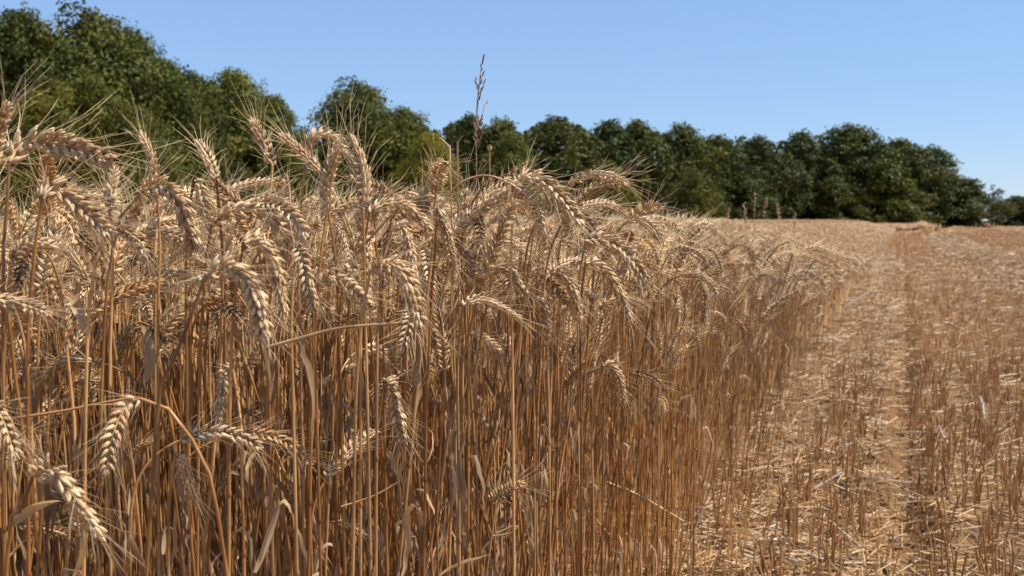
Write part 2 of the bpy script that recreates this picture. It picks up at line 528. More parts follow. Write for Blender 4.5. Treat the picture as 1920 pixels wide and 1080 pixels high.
def leaf_geometry(mb, P, rs, hs=None, seg=8, tone=1.0, wide=1.0):
    """a dry leaf leaving the stem at a node: sheath along the stem, blade hanging and curling"""
    L = np.concatenate([[0], np.cumsum(np.linalg.norm(np.diff(P, axis=0), axis=1))])
    h = rs.uniform(0.12, 0.66) if hs is None else hs
    h = min(h, L[-1] * 0.8)
    c = np.array([np.interp(h, L, P[:, k]) for k in range(3)])
    a = rs.uniform(0, 2 * math.pi)
    o = np.array([math.cos(a), math.sin(a), 0])
    length = rs.uniform(0.05, 0.14)
    w = rs.uniform(0.0035, 0.0075) * wide
    th0 = rs.uniform(0.05, 0.5); th1 = rs.uniform(2.75, 3.4) if rs.random() < 0.8 else rs.uniform(0.2, 1.4)
    if rs.random() < 0.4:      # a peeling sheath along the stem
        th0, th1 = 0.03, rs.uniform(0.08, 0.35); w *= 1.2
    t = np.linspace(0, 1, seg)
    th = th0 + (th1 - th0) * np.clip(t * rs.uniform(2.0, 5.0), 0, 1) ** 1.3
    st = length / seg * (np.sin(th)[:, None] * o + np.cos(th)[:, None] * np.array([0, 0, 1]))
    Q = c + np.vstack([[0, 0, 0], np.cumsum(st, 0)])
    s2 = np.array([-math.sin(a), math.cos(a), 0])
    Q = Q + s2 * (np.sin(np.linspace(0, rs.uniform(1, 7), len(Q))) * 0.006)[:, None] + rs.normal(0, 0.0012, (len(Q), 3))
    tt = np.linspace(0, 1, len(Q))
    V, F = ribbon(Q, w * np.clip(np.sin(np.pi * (0.12 + 0.86 * tt)), 0.05, 1), up=s2, twist=rs.normal(0, 2.2), fold=rs.uniform(0.1, 0.4))
    mb.add(V, F, tone * rs.uniform(0.5, 1.2) * np.array([1, rs.uniform(0.9, 1.03), rs.uniform(0.8, 1.15)]))

def tf(V, A):
    return V @ A[:3, :3].T + A[:3, 3]

SPK = {l: [spikelet(l, np.random.default_rng(100 + l * 10 + i)) for i in range(6)] for l in (0, 1, 2)}
SPK_ME = []
for v, f, c in SPK[0]:
    mb = MB(); mb.add(v, f, c); SPK_ME.append(mb.mesh('spikelet', M['ear']))

def ear_mesh_arrays(mb, ear, rs, lod, scale=1.0):
    et = ear_tint(rs)
    T = resample(ear, 8)
    V, F = tube(T, 0.0013, 4); mb.add(V, F, 0.85)
    mats = spikelet_places(ear, rs, scale)
    if lod == 2: mats = mats[::2] + mats[-1:]
    for A in mats:
        v, f, c = SPK[lod][rs.integers(6)]
        mb.add(tf(v, A), f, c * et * rs.uniform(0.88, 1.1))
    return mats

# ------------------------------------------------------------------ the ears that stand out at the front (placed where they grow)
# depth in metres, stem points seen from the top of the stem downwards (photo pixels), ear points from its base to its tip
HERO = [
 (0.80, [(17, 305), (12, 420), (6, 640)], [(17, 303), (42, 270), (90, 266), (150, 280), (216, 306)], 'long arched wheat ear with pale top row at the left edge against the trees'),
 (0.72, [(-22, 330), (-30, 600)], [(-20, 325), (-8, 260), (12, 195)], 'wheat ear cut by the left edge with long awns fanning over the trees'),
 (0.95, [(294, 345), (300, 480), (296, 700)], [(293, 340), (284, 295), (263, 250)], 'upright tan wheat ear with wide awns, first one sticking up from the left'),
 (1.00, [(408, 345), (420, 520), (424, 760)], [(406, 340), (392, 300), (370, 263)], 'pale upright wheat ear leaning left, second one sticking up from the left'),
 (0.98, [(512, 318), (500, 480), (505, 760)], [(511, 312), (496, 270), (472, 226)], 'slender upright wheat ear against the gap beside the dark trees'),
 (1.00, [(606, 330), (630, 500), (640, 800)], [(602, 322), (566, 288), (528, 252)], 'wheat ear slanting up to the left with a pale upper side'),
 (1.05, [(574, 300), (560, 460), (566, 800)], [(574, 295), (588, 256), (622, 258), (662, 300)], 'arched wheat ear on the skyline left of the tall pale upright one'),
 (0.92, [(682, 396), (684, 560), (690, 820)], [(681, 392), (678, 320), (655, 254)], 'tall pale fuzzy upright wheat ear in front of the round tree'),
 (0.95, [(612, 410), (600, 500), (585, 760)], [(612, 405), (616, 330), (636, 262)], 'dark brown upright wheat ear just left of the tall pale one'),
 (0.92, [(268, 358), (240, 395), (214, 450), (190, 760)], [(270, 356), (305, 350), (340, 385), (366, 470)], 'arched wheat ear whose bare stem slants down to the left'),
 (0.98, [(362, 338), (352, 420), (350, 700)], [(364, 338), (374, 350), (386, 408)], 'short white wheat ear hanging towards the viewer, centre of the left third'),
 (0.76, [(74, 420), (60, 520), (52, 800)], [(80, 372), (100, 352), (150, 388), (212, 442)], 'fat wheat ear sloping down right with plump shiny grains near the left edge'),
 (0.80, [(186, 440), (176, 520), (160, 800)], [(196, 430), (226, 432), (258, 452), (274, 488)], 'white bristly wheat ear end below the fat sloping ear'),
 (0.95, [(392, 430), (384, 520), (372, 820)], [(396, 424), (430, 396), (488, 398), (556, 456)], 'wide arching wheat ear reaching right, above the drooping row of ears'),
 (0.88, [(452, 462), (440, 560), (430, 860)], [(458, 456), (488, 452), (518, 505), (537, 604)], 'curved wheat ear with white grains hanging down its left side'),
 (0.70, [(382, 520), (352, 610), (312, 720), (286, 900)], [(386, 514), (432, 500), (474, 545), (498, 642)], 'largest drooping wheat ear with white husks on a thick slanting stem'),
 (0.86, [(552, 466), (546, 600), (552, 860)], [(556, 462), (566, 478), (574, 520), (590, 584)], 'stout white wheat ear hanging beside the curved one'),
 (0.90, [(596, 545), (590, 640), (596, 860)], [(598, 528), (622, 518), (660, 540), (698, 578)], 'wheat ear sloping right at mid height behind the crossing straw'),
 (1.00, [(690, 402), (680, 500), (676, 800)], [(692, 398), (724, 382), (764, 388), (812, 434)], 'golden arched wheat ear left of the snapped straw'),
 (0.98, [(730, 440), (712, 540), (706, 830)], [(734, 432), (752, 424), (768, 460), (780, 545)], 'hanging wheat ear on a slanting pale stem near the centre'),
 (0.82, [(690, 520), (676, 620), (664, 900)], [(694, 508), (730, 494), (764, 530), (792, 622)], 'long drooping wheat ear with a herringbone of grains at the centre left'),
 (1.00, [(818, 372), (806, 620), (798, 860)], [(820, 388), (832, 420), (842, 460), (852, 506)], 'wheat ear folded straight down from a tall snapped straw'),
 (1.15, [(888, 520), (880, 600), (878, 860)], [(892, 514), (920, 502), (955, 512), (988, 556)], 'brown arched wheat ear above the messy tuft of awns'),
 (1.10, [(964, 380), (958, 480), (962, 800)], [(966, 372), (982, 334), (1030, 350), (1094, 424)], 'high arched wheat ear forming the crest right of centre'),
 (1.2, [(1030, 520), (1026, 600), (1030, 860)], [(1034, 514), (1056, 515), (1074, 545), (1087, 606)], 'slim hanging wheat ear below the crest'),
 (1.22, [(1094, 500), (1088, 600), (1090, 900)], [(1098, 494), (1122, 496), (1156, 536), (1184, 608)], 'drooping wheat ear with cream grains, lower of two parallel arches'),
 (1.28, [(1092, 460), (1084, 560), (1086, 860)], [(1098, 452), (1130, 450), (1176, 476), (1214, 530)], 'drooping wheat ear, upper of two parallel arches right of centre'),
 (1.95, [(1190, 430), (1172, 470), (1166, 760)], [(1206, 420), (1228, 424), (1244, 446), (1257, 478)], 'pale wheat ear drooping from a long bowed stem at the right shoulder of the crop'),
 (2.0, [(1256, 470), (1250, 560), (1252, 860)], [(1262, 464), (1284, 470), (1302, 500), (1316, 540)], 'wheat ear curving down with a bright edge at the right shoulder'),
 (2.05, [(1306, 545), (1300, 640), (1302, 880)], [(1308, 536), (1318, 540), (1321, 570), (1318, 606)], 'white tipped wheat ear hanging plumb at the right shoulder of the crop'),
 (2.0, [(1226, 552), (1222, 640), (1224, 900)], [(1230, 548), (1236, 546), (1241, 570), (1246, 600)], 'small hanging wheat ear, left of a close pair'),
 (2.05, [(1263, 566), (1258, 650), (1260, 900)], [(1267, 560), (1272, 558), (1275, 584), (1273, 612)], 'small hanging wheat ear, right of a close pair'),
 (1.38, [(1120, 700), (1110, 800), (1112, 960)], [(1128, 688), (1142, 684), (1160, 710), (1169, 760)], 'lone low wheat ear hanging in front of bare stems right of centre'),
 (1.05, [(716, 730), (706, 820), (704, 980)], [(720, 718), (730, 716), (740, 760), (757, 834)], 'low thin wheat ear hanging among bare stems below the centre'),
 (0.74, [(262, 747), (300, 752), (372, 850), (426, 1080)], [(262, 747), (236, 762), (212, 815), (198, 892)], 'wheat ear hanging to the left from a bowed stem in the lower left'),
 (0.66, [(58, 905), (36, 960), (10, 1090)], [(62, 893), (98, 884), (142, 936), (192, 1014)], 'pale bristly wheat ear drooping at the bottom left corner'),
 (0.88, [(326, 862), (318, 940), (316, 1080)], [(328, 852), (338, 858), (352, 900), (370, 948)], 'low broken wheat ear beside the thick slanting stem'),
 (0.70, [(-46, 590), (-60, 760), (-64, 960)], [(-40, 560), (-10, 562), (38, 570), (92, 588)], 'white wheat ear pointing right from the left edge at mid height'),
 (0.70, [(-40, 780), (-46, 900), (-50, 1080)], [(-24, 760), (-8, 764), (10, 800), (28, 858)], 'orange wheat ear at the left edge in the lower half'),
 (0.85, [(18, 510), (10, 620), (8, 860)], [(20, 500), (36, 470), (66, 452), (106, 462)], 'wheat ear with plump cream grains curving right near the left edge'),
 (1.00, [(866, 580), (858, 680), (860, 900)], [(868, 572), (890, 562), (930, 572), (978, 600)], 'tangled wheat ear lying level above dark stems at the centre'),
 (1.05, [(392, 560), (386, 660), (388, 900)], [(394, 548), (400, 545), (406, 575), (412, 618)], 'small white wheat ear hanging behind the largest one'),
 (1.05, [(704, 450), (716, 560), (722, 860)], [(702, 444), (692, 446), (688, 500), (690, 566)], 'greyish wheat ear hanging left of the hanging centre ear'),
 (1.2, [(1004, 560), (1000, 660), (1002, 900)], [(996, 560), (1010, 556), (1020, 590), (1026, 640)], 'amber wheat ear bent down beside the tangled level one'),
 (0.95, [(205, 400), (212, 520), (206, 800)], [(205, 395), (210, 350), (214, 318)], 'dark upright wheat ear seen edge on left of the arched ear'),
 (0.90, [(440, 700), (452, 800), (456, 1000)], [(436, 690), (424, 694), (416, 740), (410, 800)], 'shaded wheat ear hanging low behind the thick slanting stem'),
]

def to_ground(P):
    """carry a stem polyline down to the soil"""
    p = P[-1].copy()
    d = P[-1] - P[-2]
    s = min(0.25, abs(d[0] / d[2])) * np.sign(d[0] / d[2]) if abs(d[2]) > 1e-6 else 0
    z0 = float(ground_z(p[0], p[1])) - 0.01
    drop = p[2] - z0
    if drop <= 0.02: return P
    e = np.array([p[0] - s * drop * 0.5, p[1] + 0.02, z0])
    return np.vstack([P, e])

HERO_BASE = []
def build_heroes():
    for i, (d, sp, ep, label) in enumerate(HERO):
        rs = np.random.default_rng(500 + i)
        ear = catmull([at(x, y, d + 0.012 * math.sin(i * 1.7 + k)) for k, (x, y) in enumerate(ep)], 24)
        S = np.array([at(x, y, d + 0.004 * k) for k, (x, y) in enumerate(sp)])
        S = to_ground(S)
        S[0] = ear[0]
        stem = catmull(S[::-1], 26)
        base = stem[0].copy()
        HERO_BASE.append(base)
        o = link('wheat_stalk', None, loc=base, label=label, cat='wheat', group='ripe wheat stalks at the front of the crop')
        o.empty_display_size = 0.02
        mb = MB(); stem_geometry(mb, stem - base, rs, 7, 0.0021, 0.0013, straw_tint(rs))
        link('stem', mb.mesh('stem', M['stem']), o)
        Le = np.linalg.norm(np.diff(ear, axis=0), axis=1).sum()
        sc = float(np.clip(Le / 0.085, 0.75, 1.15))
        mb = MB(); V, F = tube(resample(ear - base, 12), np.linspace(0.0016, 0.0007, 12) * sc, 5); mb.add(V, F, 0.85)
        eo = link('ear', mb.mesh('ear', M['ear']), o)
        mats = spikelet_places(ear - base, rs, sc)
        for A in mats:
            s = link('spikelet', SPK_ME[rs.integers(6)], eo)
            s.matrix_basis = Matrix(A.tolist())
        mb = MB(); awn_geometry(mb, mats, rs, sc, 2, 2, 0.00036, 0.9, 1.15)
        link('awns', mb.mesh('awns', M['awn']), eo)
        for q in range(rs.integers(1, 4)):
            mb = MB(); leaf_geometry(mb, stem - base, rs, rs.uniform(0.15, 0.62), 10)
            link('leaf', mb.mesh('leaf', M['leaf']), o)
build_heroes()

# ------------------------------------------------------------------ crop: where plants stand and how high
def top_of(y):
    return np.interp(y, [0.8, 1.1, 1.4, 1.8, 2.5, 4.3, 10, 40], [0.858, 0.860, 0.842, 0.830, 0.826, 0.824, 0.816, 0.80])

def behind_front(x, y):
    """metres behind the front face of the crop (negative = outside it)"""
    u = x - ROW * y
    t = x / y
    f = np.interp(t, [-0.9, -0.55, -0.35, -0.17, 0.0], [0.84, 0.86, 0.90, 0.98, 1.2])
    ragged = 0.05 * np.sin(y * 7.3) + 0.04 * np.sin(y * 17 + 1) + 0.09 * vnoise(y * 3.1, x * 0 + 2.5) + 0.12 * vnoise(x * 9, y * 9) * np.clip(y / 6, 0.3, 1)
    return np.minimum((UE + ragged * np.clip(y - 1, 0, 1) - u) * 0.93, y - f)

def scatter(y0, y1, dens_fn, maxd, t_lo=-0.75, rs=rng, slack=0.15):
    """random places in the crop between two depths"""
    xl, xr = t_lo * y1 - 0.3, UE + ROW * y1 + 0.3
    n = int((y1 - y0) * (xr - xl) * maxd)
    x = rs.uniform(xl, xr, n); y = rs.uniform(y0, y1, n)
    b = behind_front(x, y)
    ok = (b > 0) & (x > t_lo * y - slack)
    x, y, b = x[ok], y[ok], b[ok]
    k = rs.random(len(x)) * maxd < dens_fn(x, y, b)
    return x[k], y[k], b[k]

BENDS = [0.15, 0.3, 0.5, 0.75, 1.0, 1.3, 1.55, 1.8, 2.0, 2.2, 2.4, 2.55, 2.7, 2.85, 2.95, 3.05]
def azimuth(n, rs):
    """arches fall mostly to the right, the way the wind pressed them"""
    a = rs.normal(-0.2, 0.9, n)
    w = rs.random(n) < 0.36
    a[w] = rs.uniform(-math.pi, math.pi, w.sum())
    return a

def edge_slope(y, b):
    """towards the far end the edge of the crop is beaten down and slopes to the stubble"""
    w = 0.05 + 1.0 * np.clip((y - 2) / 6, 0, 1) + 1.6 * np.clip((y - 8) / 12, 0, 1)
    lo = np.interp(y, [2.0, 6.0, 12, 20], [1.0, 0.50, 0.34, 0.18])
    return lo + (1 - lo) * np.clip(b / w, 0, 1)

def peak_of(n, y, rs, b=None):
    h = top_of(y) - np.abs(rs.normal(0, 0.095, n)) + 0.012
    low = rs.random(n) < 0.16
    h[low] -= rs.uniform(0.08, 0.28, low.sum())
    if b is not None:
        h = h * edge_slope(y, b)
        edge = (rs.random(n) < 0.62) & (b < 0.5) & (y > 2.2)
        h[edge] -= rs.uniform(0.0, 0.34, edge.sum()) * np.clip((y[edge] - 1.8) / 3, 0, 1)
    return h

# ------------------------------------------------------------------ the largest other stalks: individuals
HANDLES = ['long arched ear at the left edge', 'awned ear cut by the left edge', 'first ear sticking up from the left', 'second ear sticking up from the left',
 'slender skyline ear', 'ear slanting up left', 'arched skyline ear', 'tall pale fuzzy ear', 'dark upright ear beside the fuzzy one', 'arched ear with bare slanting stem',
 'short white hanging ear', 'fat sloping ear', 'white bristly ear end', 'wide arching ear', 'curved ear with white grains', 'largest drooping ear', 'stout white hanging ear',
 'ear behind the crossing straw', 'golden arched ear by the snapped straw', 'hanging ear on a pale stem', 'long herringbone ear', 'ear folded off the snapped straw',
 'brown ear above the tangled tuft', 'high crest ear right of centre', 'slim ear below the crest', 'lower of two parallel arches', 'upper of two parallel arches',
 'ear on the long bowed stem', 'bright edged ear at the right shoulder', 'plumb hanging ear at the right shoulder', 'left of the close small pair', 'right of the close small pair',
 'lone low ear before bare stems', 'low thin ear below the centre', 'ear on the bowed stem, lower left', 'bristly ear in the bottom left corner', 'low broken ear',
 'white ear pointing in from the left edge', 'orange ear at the left edge', 'plump cream ear near the left edge', 'tangled level ear at the centre', 'small ear behind the largest one',
 'greyish ear left of centre', 'amber bent ear', 'dark edge-on upright ear', 'shaded low ear behind the slanting stem']
HERO_PX = [np.mean(h[2], axis=0) for h in HERO]
def to_px(p):
    c, s_ = math.cos(PITCH), math.sin(PITCH)
    v = np.asarray(p, float) - np.array([0, 0, H])
    f = v[1] * c - v[2] * s_; up = v[1] * s_ + v[2] * c
    return np.array([960 + FPX * v[0] / f, 540 - FPX * up / f])
def place_words(px):
    q = [np.hypot(*(px - h)) for h in HERO_PX]
    i = int(np.argmin(q)); d = px - HERO_PX[i]
    far = 'close' if q[i] < 45 else ('a little' if q[i] < 95 else 'well')
    if abs(d[0]) > abs(d[1]): side = 'left of' if d[0] < 0 else 'right of'
    else: side = 'above' if d[1] < 0 else 'below'
    return '%s %s the %s' % (far, side, HANDLES[i])
def nth(n):
    return '%d%s' % (n, 'th' if 10 <= n % 100 <= 20 else {1: 'st', 2: 'nd', 3: 'rd'}.get(n % 10, 'th'))

N_IND = 300 - len(HERO)
def build_individuals():
    rs = np.random.default_rng(77)
    seen = set()
    NV = 44
    var = []
    for i in range(NV):
        r = np.random.default_rng(900 + i)
        bend = BENDS[i % len(BENDS)] + r.normal(0, 0.1)
        stem, ear = plant_curves(r, bend, 0.86, r.uniform(0.075, 0.10))
        mb = MB(); stem_geometry(mb, stem, r, 6, 0.0020, 0.0012, straw_tint(r)); sm = mb.mesh('stem', M['stem'])
        sc = r.uniform(0.9, 1.1)
        mb = MB(); mats = ear_mesh_arrays(mb, ear, r, 0, sc); em = mb.mesh('ear', M['ear'])
        mb = MB(); awn_geometry(mb, mats, r, sc, 2, 2, 0.00034, 0.9, 1.1); am = mb.mesh('awns', M['awn'])
        lm = []
        for q in range(r.integers(2, 7)):
            mb = MB(); leaf_geometry(mb, stem, r); lm.append(mb.mesh('leaf', M['leaf']))
        var.append((bend, sm, em, am, lm, ear.mean(0)))
    x, y, b = scatter(0.8, 3.2, lambda x, y, b: np.full(len(x), 620.0), 620, -0.55, rs, 0.0)
    sc = y + 0.6 * b
    idx = np.argsort(sc)[:N_IND]
    lim = float(sc[idx[-1]])
    x, y = x[idx], y[idx]
    az = azimuth(len(x), rs); pk = peak_of(len(x), y, rs)
    for i in range(len(x)):
        bend, sm, em, am, lm, mid = var[rs.integers(NV)]
        pose = 'upright' if bend < 0.9 else ('nodding' if bend < 1.9 else 'drooping')
        k = pk[i] / 0.86
        em_w = np.array([x[i] + k * (mid[0] * math.cos(az[i]) - mid[1] * math.sin(az[i])), y[i] + k * (mid[0] * math.sin(az[i]) + mid[1] * math.cos(az[i])), k * mid[2]])
        label = '%s wheat ear %s' % (pose, place_words(to_px(em_w)))
        for alt in ('half-hidden ear', 'deep-set ear'):
            if label in seen: label = label.replace('wheat ear', alt).replace('half-hidden ear', alt)
        seen.add(label)
        g = 'other front row wheat stalks'
        o = link('wheat_stalk', None, loc=(x[i], y[i], float(ground_z(x[i], y[i])) - 0.005), label=label, cat='wheat', group=g)
        o.empty_display_size = 0.02
        tl = 0.18 if rs.random() < 0.18 else 0.06
        o.rotation_euler = (rs.normal(0, tl), rs.normal(0, tl), az[i])
        s = pk[i] / 0.86
        o.scale = (max(s, 0.88), max(s, 0.88), s)
        link('stem', sm, o)
        e = link('ear', em, o); link('awns', am, e)
        for l in lm: link('leaf', l, o)
    return lim
LIM = build_individuals()

# ------------------------------------------------------------------ the rest of the standing crop, uncountable
def variant_arrays(lod, n, seed):
    out = []
    for i in range(n):
        r = np.random.default_rng(seed + i)
        bend = BENDS[i % len(BENDS)] + r.normal(0, 0.1)
        stem, ear = plant_curves(r, bend, 0.86, r.uniform(0.075, 0.10))
        parts = {}
        mb = MB()
        if lod == 1: stem_geometry(mb, stem, r, 4, 0.0019, 0.0012, straw_tint(r), False, 11)
        elif lod == 2: stem_geometry(mb, stem, r, 3, 0.0021, 0.0014, straw_tint(r), False, 7)
        else: stem_geometry(mb, stem, r, 3, 0.0035, 0.0028, straw_tint(r), False, 4)
        parts['stem'] = mb.arrays()
        mb = MB()
        if lod == 1:
            mats = ear_mesh_arrays(mb, ear, r, 1, r.uniform(0.95, 1.1)); parts['ear'] = mb.arrays()
            mb = MB(); awn_geometry(mb, mats, r, 1.0, 2, 1, 0.0004, 0.8, 1.3); parts['awn'] = mb.arrays()
            mb = MB(); leaf_geometry(mb, stem, r, None, 6); parts['leaf'] = mb.arrays()
        elif lod == 2:
            mats = ear_mesh_arrays(mb, ear, r, 2, 1.1); parts['ear'] = mb.arrays()
            mb = MB(); awn_geometry(mb, mats, r, 1.2, 1, 1, 0.0006, 0.8); parts['awn'] = mb.arrays()
            mb = MB(); leaf_geometry(mb, stem, r, None, 4, 1.0, 1.3); parts['leaf'] = mb.arrays()
        else:
            V, F = tube(resample(ear, 4), np.array([0.004, 0.010, 0.009, 0.002]), 4); mb.add(V, F, r.uniform(0.85, 1.05)); parts['ear'] = mb.arrays()
        out.append(parts)
    return out

def instance(parts_list, which, pos, az, s, tilt, key, rs, lean):
    """copies of variant meshes merged into plain arrays"""
    V_, F3_, F4_, C_, n = [], [], [], [], 0
    for v in range(len(parts_list)):
        sel = np.where(which == v)[0]
        if len(sel) == 0 or key not in parts_list[v]: continue
        V, F3, F4, C = parts_list[v][key]
        k = len(sel)
        P = V[None] * np.maximum(s[sel], 0.9 if key != 'stem' else 0)[:, None, None] if False else V[None] * s[sel][:, None, None]
        P = P.copy()
        P[:, :, 0] += P[:, :, 2] * tilt[sel, 0][:, None]; P[:, :, 1] += P[:, :, 2] * tilt[sel, 1][:, None]
        c, sn = np.cos(az[sel])[:, None], np.sin(az[sel])[:, None]
        X = P[:, :, 0] * c - P[:, :, 1] * sn; Y = P[:, :, 0] * sn + P[:, :, 1] * c
        P[:, :, 0], P[:, :, 1] = X, Y
        P[:, :, 0] += P[:, :, 2] * lean[sel][:, None]
        P += pos[sel][:, None, :]
        m = len(V)
        off = (n + np.arange(k) * m)[:, None, None]
        V_.append(P.reshape(-1, 3)); F3_.append((F3[None] + off).reshape(-1, 3)); F4_.append((F4[None] + off).reshape(-1, 4))
        hue = rs.normal(0, 1, (k, 1, 1)); val = rs.uniform(0.78, 1.18, (k, 1, 1))
        CC = C[None] * val * (1 + hue * np.array([0.0, 0.02, 0.07]))
        C_.append(np.clip(CC, 0.05, 1.5).reshape(-1, 3)); n += k * m
    return np.concatenate(V_), np.concatenate(F3_), np.concatenate(F4_), np.concatenate(C_)

TRI = {}
def crop_layer(name, lod, y0, y1, dens, maxd, seed, t_lo, label, keep_fn=None):
    rs = np.random.default_rng(seed)
    x, y, b = scatter(y0, y1, dens, maxd, t_lo, rs)
    if keep_fn is not None:
        k = keep_fn(x, y, b); x, y, b = x[k], y[k], b[k]
    var = variant_arrays(lod, 24, seed)
    n = len(x)
    which = rs.integers(0, 24, n); az = azimuth(n, rs)
    s = peak_of(n, y, rs, b) / 0.86
    pos = np.stack([x, y, ground_z(x, y) - 0.005], 1)
    tilt = rs.normal(0, 0.055, (n, 2)) * np.where(rs.random((n, 1)) < 0.16, 3.6, 1.2)
    tilt = np.clip(tilt, -0.24, 0.24)
    lean = np.where((b < 0.3) & (y > 1.7), np.abs(rs.normal(0, 0.16, n)) * np.clip((y - 1.5) / 2, 0, 1), 0.0)
    lean = np.where(rs.random(n) < 0.6, lean, 0.0)
    keys = [k for k in ('stem', 'ear', 'awn', 'leaf') if k in var[0]]
    big_V, big_F3, big_F4, big_C, mi, off = [], [], [], [], [], 0
    for k in keys:
        V, F3, F4, C = instance(var, which, pos, az, s, tilt, k, rs, lean)
        big_V.append(V); big_C.append(C)
        big_F3.append(F3 + off); big_F4.append(F4 + off); off += len(V)
    F3 = np.concatenate(big_F3); F4 = np.concatenate(big_F4)
    me = make_mesh(name, np.concatenate(big_V), F3, F4, np.concatenate(big_C), None)
    for k in keys: me.materials.append(M[k])
    me.polygons.foreach_set('material_index', np.concatenate([np.full(len(f), i) for i, f in enumerate(big_F3)] + [np.full(len(f), i) for i, f in enumerate(big_F4)]).astype(np.int32))
    o = link(name, me, label=label, cat='wheat', kind='stuff')
    TRI[name] = (n, len(F3) + 2 * len(F4))

crop_layer('standing_wheat', 1, 0.8, 2.9, lambda x, y, b: np.where(b < 0.5, 540, np.where(b < 0.9, 120, 45.0)), 620, 3000, -0.66,
           'dense ripe wheat standing just behind the front stalks', lambda x, y, b: (y + 0.6 * b > LIM) | (x / y < -0.55))
crop_layer('standing_wheat', 2, 2.9, 14, lambda x, y, b: np.where(b < 0.5, 290, np.where(b < 1.2, 130, np.where(b < 2.5, 36, 14.0))), 330, 4000, -0.62,
           'ripe wheat along the receding edge of the crop in the middle distance')
crop_layer('standing_wheat', 3, 14, 80, lambda x, y, b: np.where(b < 2.4, 60 * np.exp(-(y - 14) / 24), 2.0), 60, 5000, -0.6,
           'far ripe wheat running back to the trees')
print('CROP', TRI)

def inner_stems():
    """the close-set stems deep in the crop, their ears lost in the canopy"""
    rs = np.random.default_rng(61)
    x, y, b = scatter(1.2, 9.0, lambda x, y, b: np.where(b < 0.35, 60, np.where(y < 4.5, 480, 260.0)) * (b < 2.2), 480, -0.62, rs)
    n = len(x)
    h = top_of(y) - np.abs(rs.normal(0.07, 0.06, n)); h *= edge_slope(y, b)
    a = rs.uniform(0, 6.28, n); ln = np.abs(rs.normal(0, 0.11, n)) * h
    r = rs.uniform(0.0014, 0.0024, n)
    c = np.stack([x, y, ground_z(x, y) - 0.01], 1); e = c + np.stack([np.cos(a) * ln, np.sin(a) * ln, h], 1)
    ang = np.arange(3) * 2.0944; ring = np.stack([np.cos(ang), np.sin(ang), 0 * ang], 1)
    V = np.concatenate([c[:, None] + ring[None] * r[:, None, None], e[:, None] + ring[None] * r[:, None, None] * 0.6], 1).reshape(-1, 3)
    o6 = np.arange(n)[:, None] * 6
    F4 = np.concatenate([o6 + np.array([[0, 1, 4, 3]]), o6 + np.array([[1, 2, 5, 4]]), o6 + np.array([[2, 0, 3, 5]])])
    C = np.repeat(np.array([straw_tint(rs) for _ in range(n)]), 6, 0)
    link('wheat_stems', make_mesh('wheat_stems', V, np.zeros((0, 3), int), F4, C, M['stem']), kind='stuff', label='close-set stems deep inside the standing crop', cat='wheat')
inner_stems()

def wheat_canopy():
    """the closed top of the crop, a little below the ears, far from its edge"""
    ys = np.geomspace(2.2, 92, 140); vs = np.concatenate([np.linspace(0.02, 4, 34), np.geomspace(4.3, 120, 46)])  # near part is added, hidden under the ears, to shadow the ground inside
    Y, Vv = np.meshgrid(ys, vs)
    X = UE + ROW * Y - Vv
    top = top_of(Y)
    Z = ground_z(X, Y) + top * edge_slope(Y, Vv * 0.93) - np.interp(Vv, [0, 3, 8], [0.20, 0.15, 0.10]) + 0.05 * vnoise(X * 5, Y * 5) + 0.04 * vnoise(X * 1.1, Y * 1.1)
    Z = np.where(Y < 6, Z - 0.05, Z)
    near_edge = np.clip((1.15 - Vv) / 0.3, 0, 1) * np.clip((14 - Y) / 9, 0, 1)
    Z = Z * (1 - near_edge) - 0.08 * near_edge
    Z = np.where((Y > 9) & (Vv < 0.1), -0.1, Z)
    V = np.stack([X, Y, Z], -1).reshape(-1, 3); nx = len(ys)
    i, j = np.meshgrid(np.arange(nx - 1), np.arange(len(vs) - 1)); b = (j * nx + i).ravel()
    F = np.stack([b, b + nx, b + nx + 1, b + 1], 1)
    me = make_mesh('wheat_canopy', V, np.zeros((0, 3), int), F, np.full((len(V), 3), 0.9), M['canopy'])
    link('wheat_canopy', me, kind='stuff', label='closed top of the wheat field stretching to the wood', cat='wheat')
wheat_canopy()

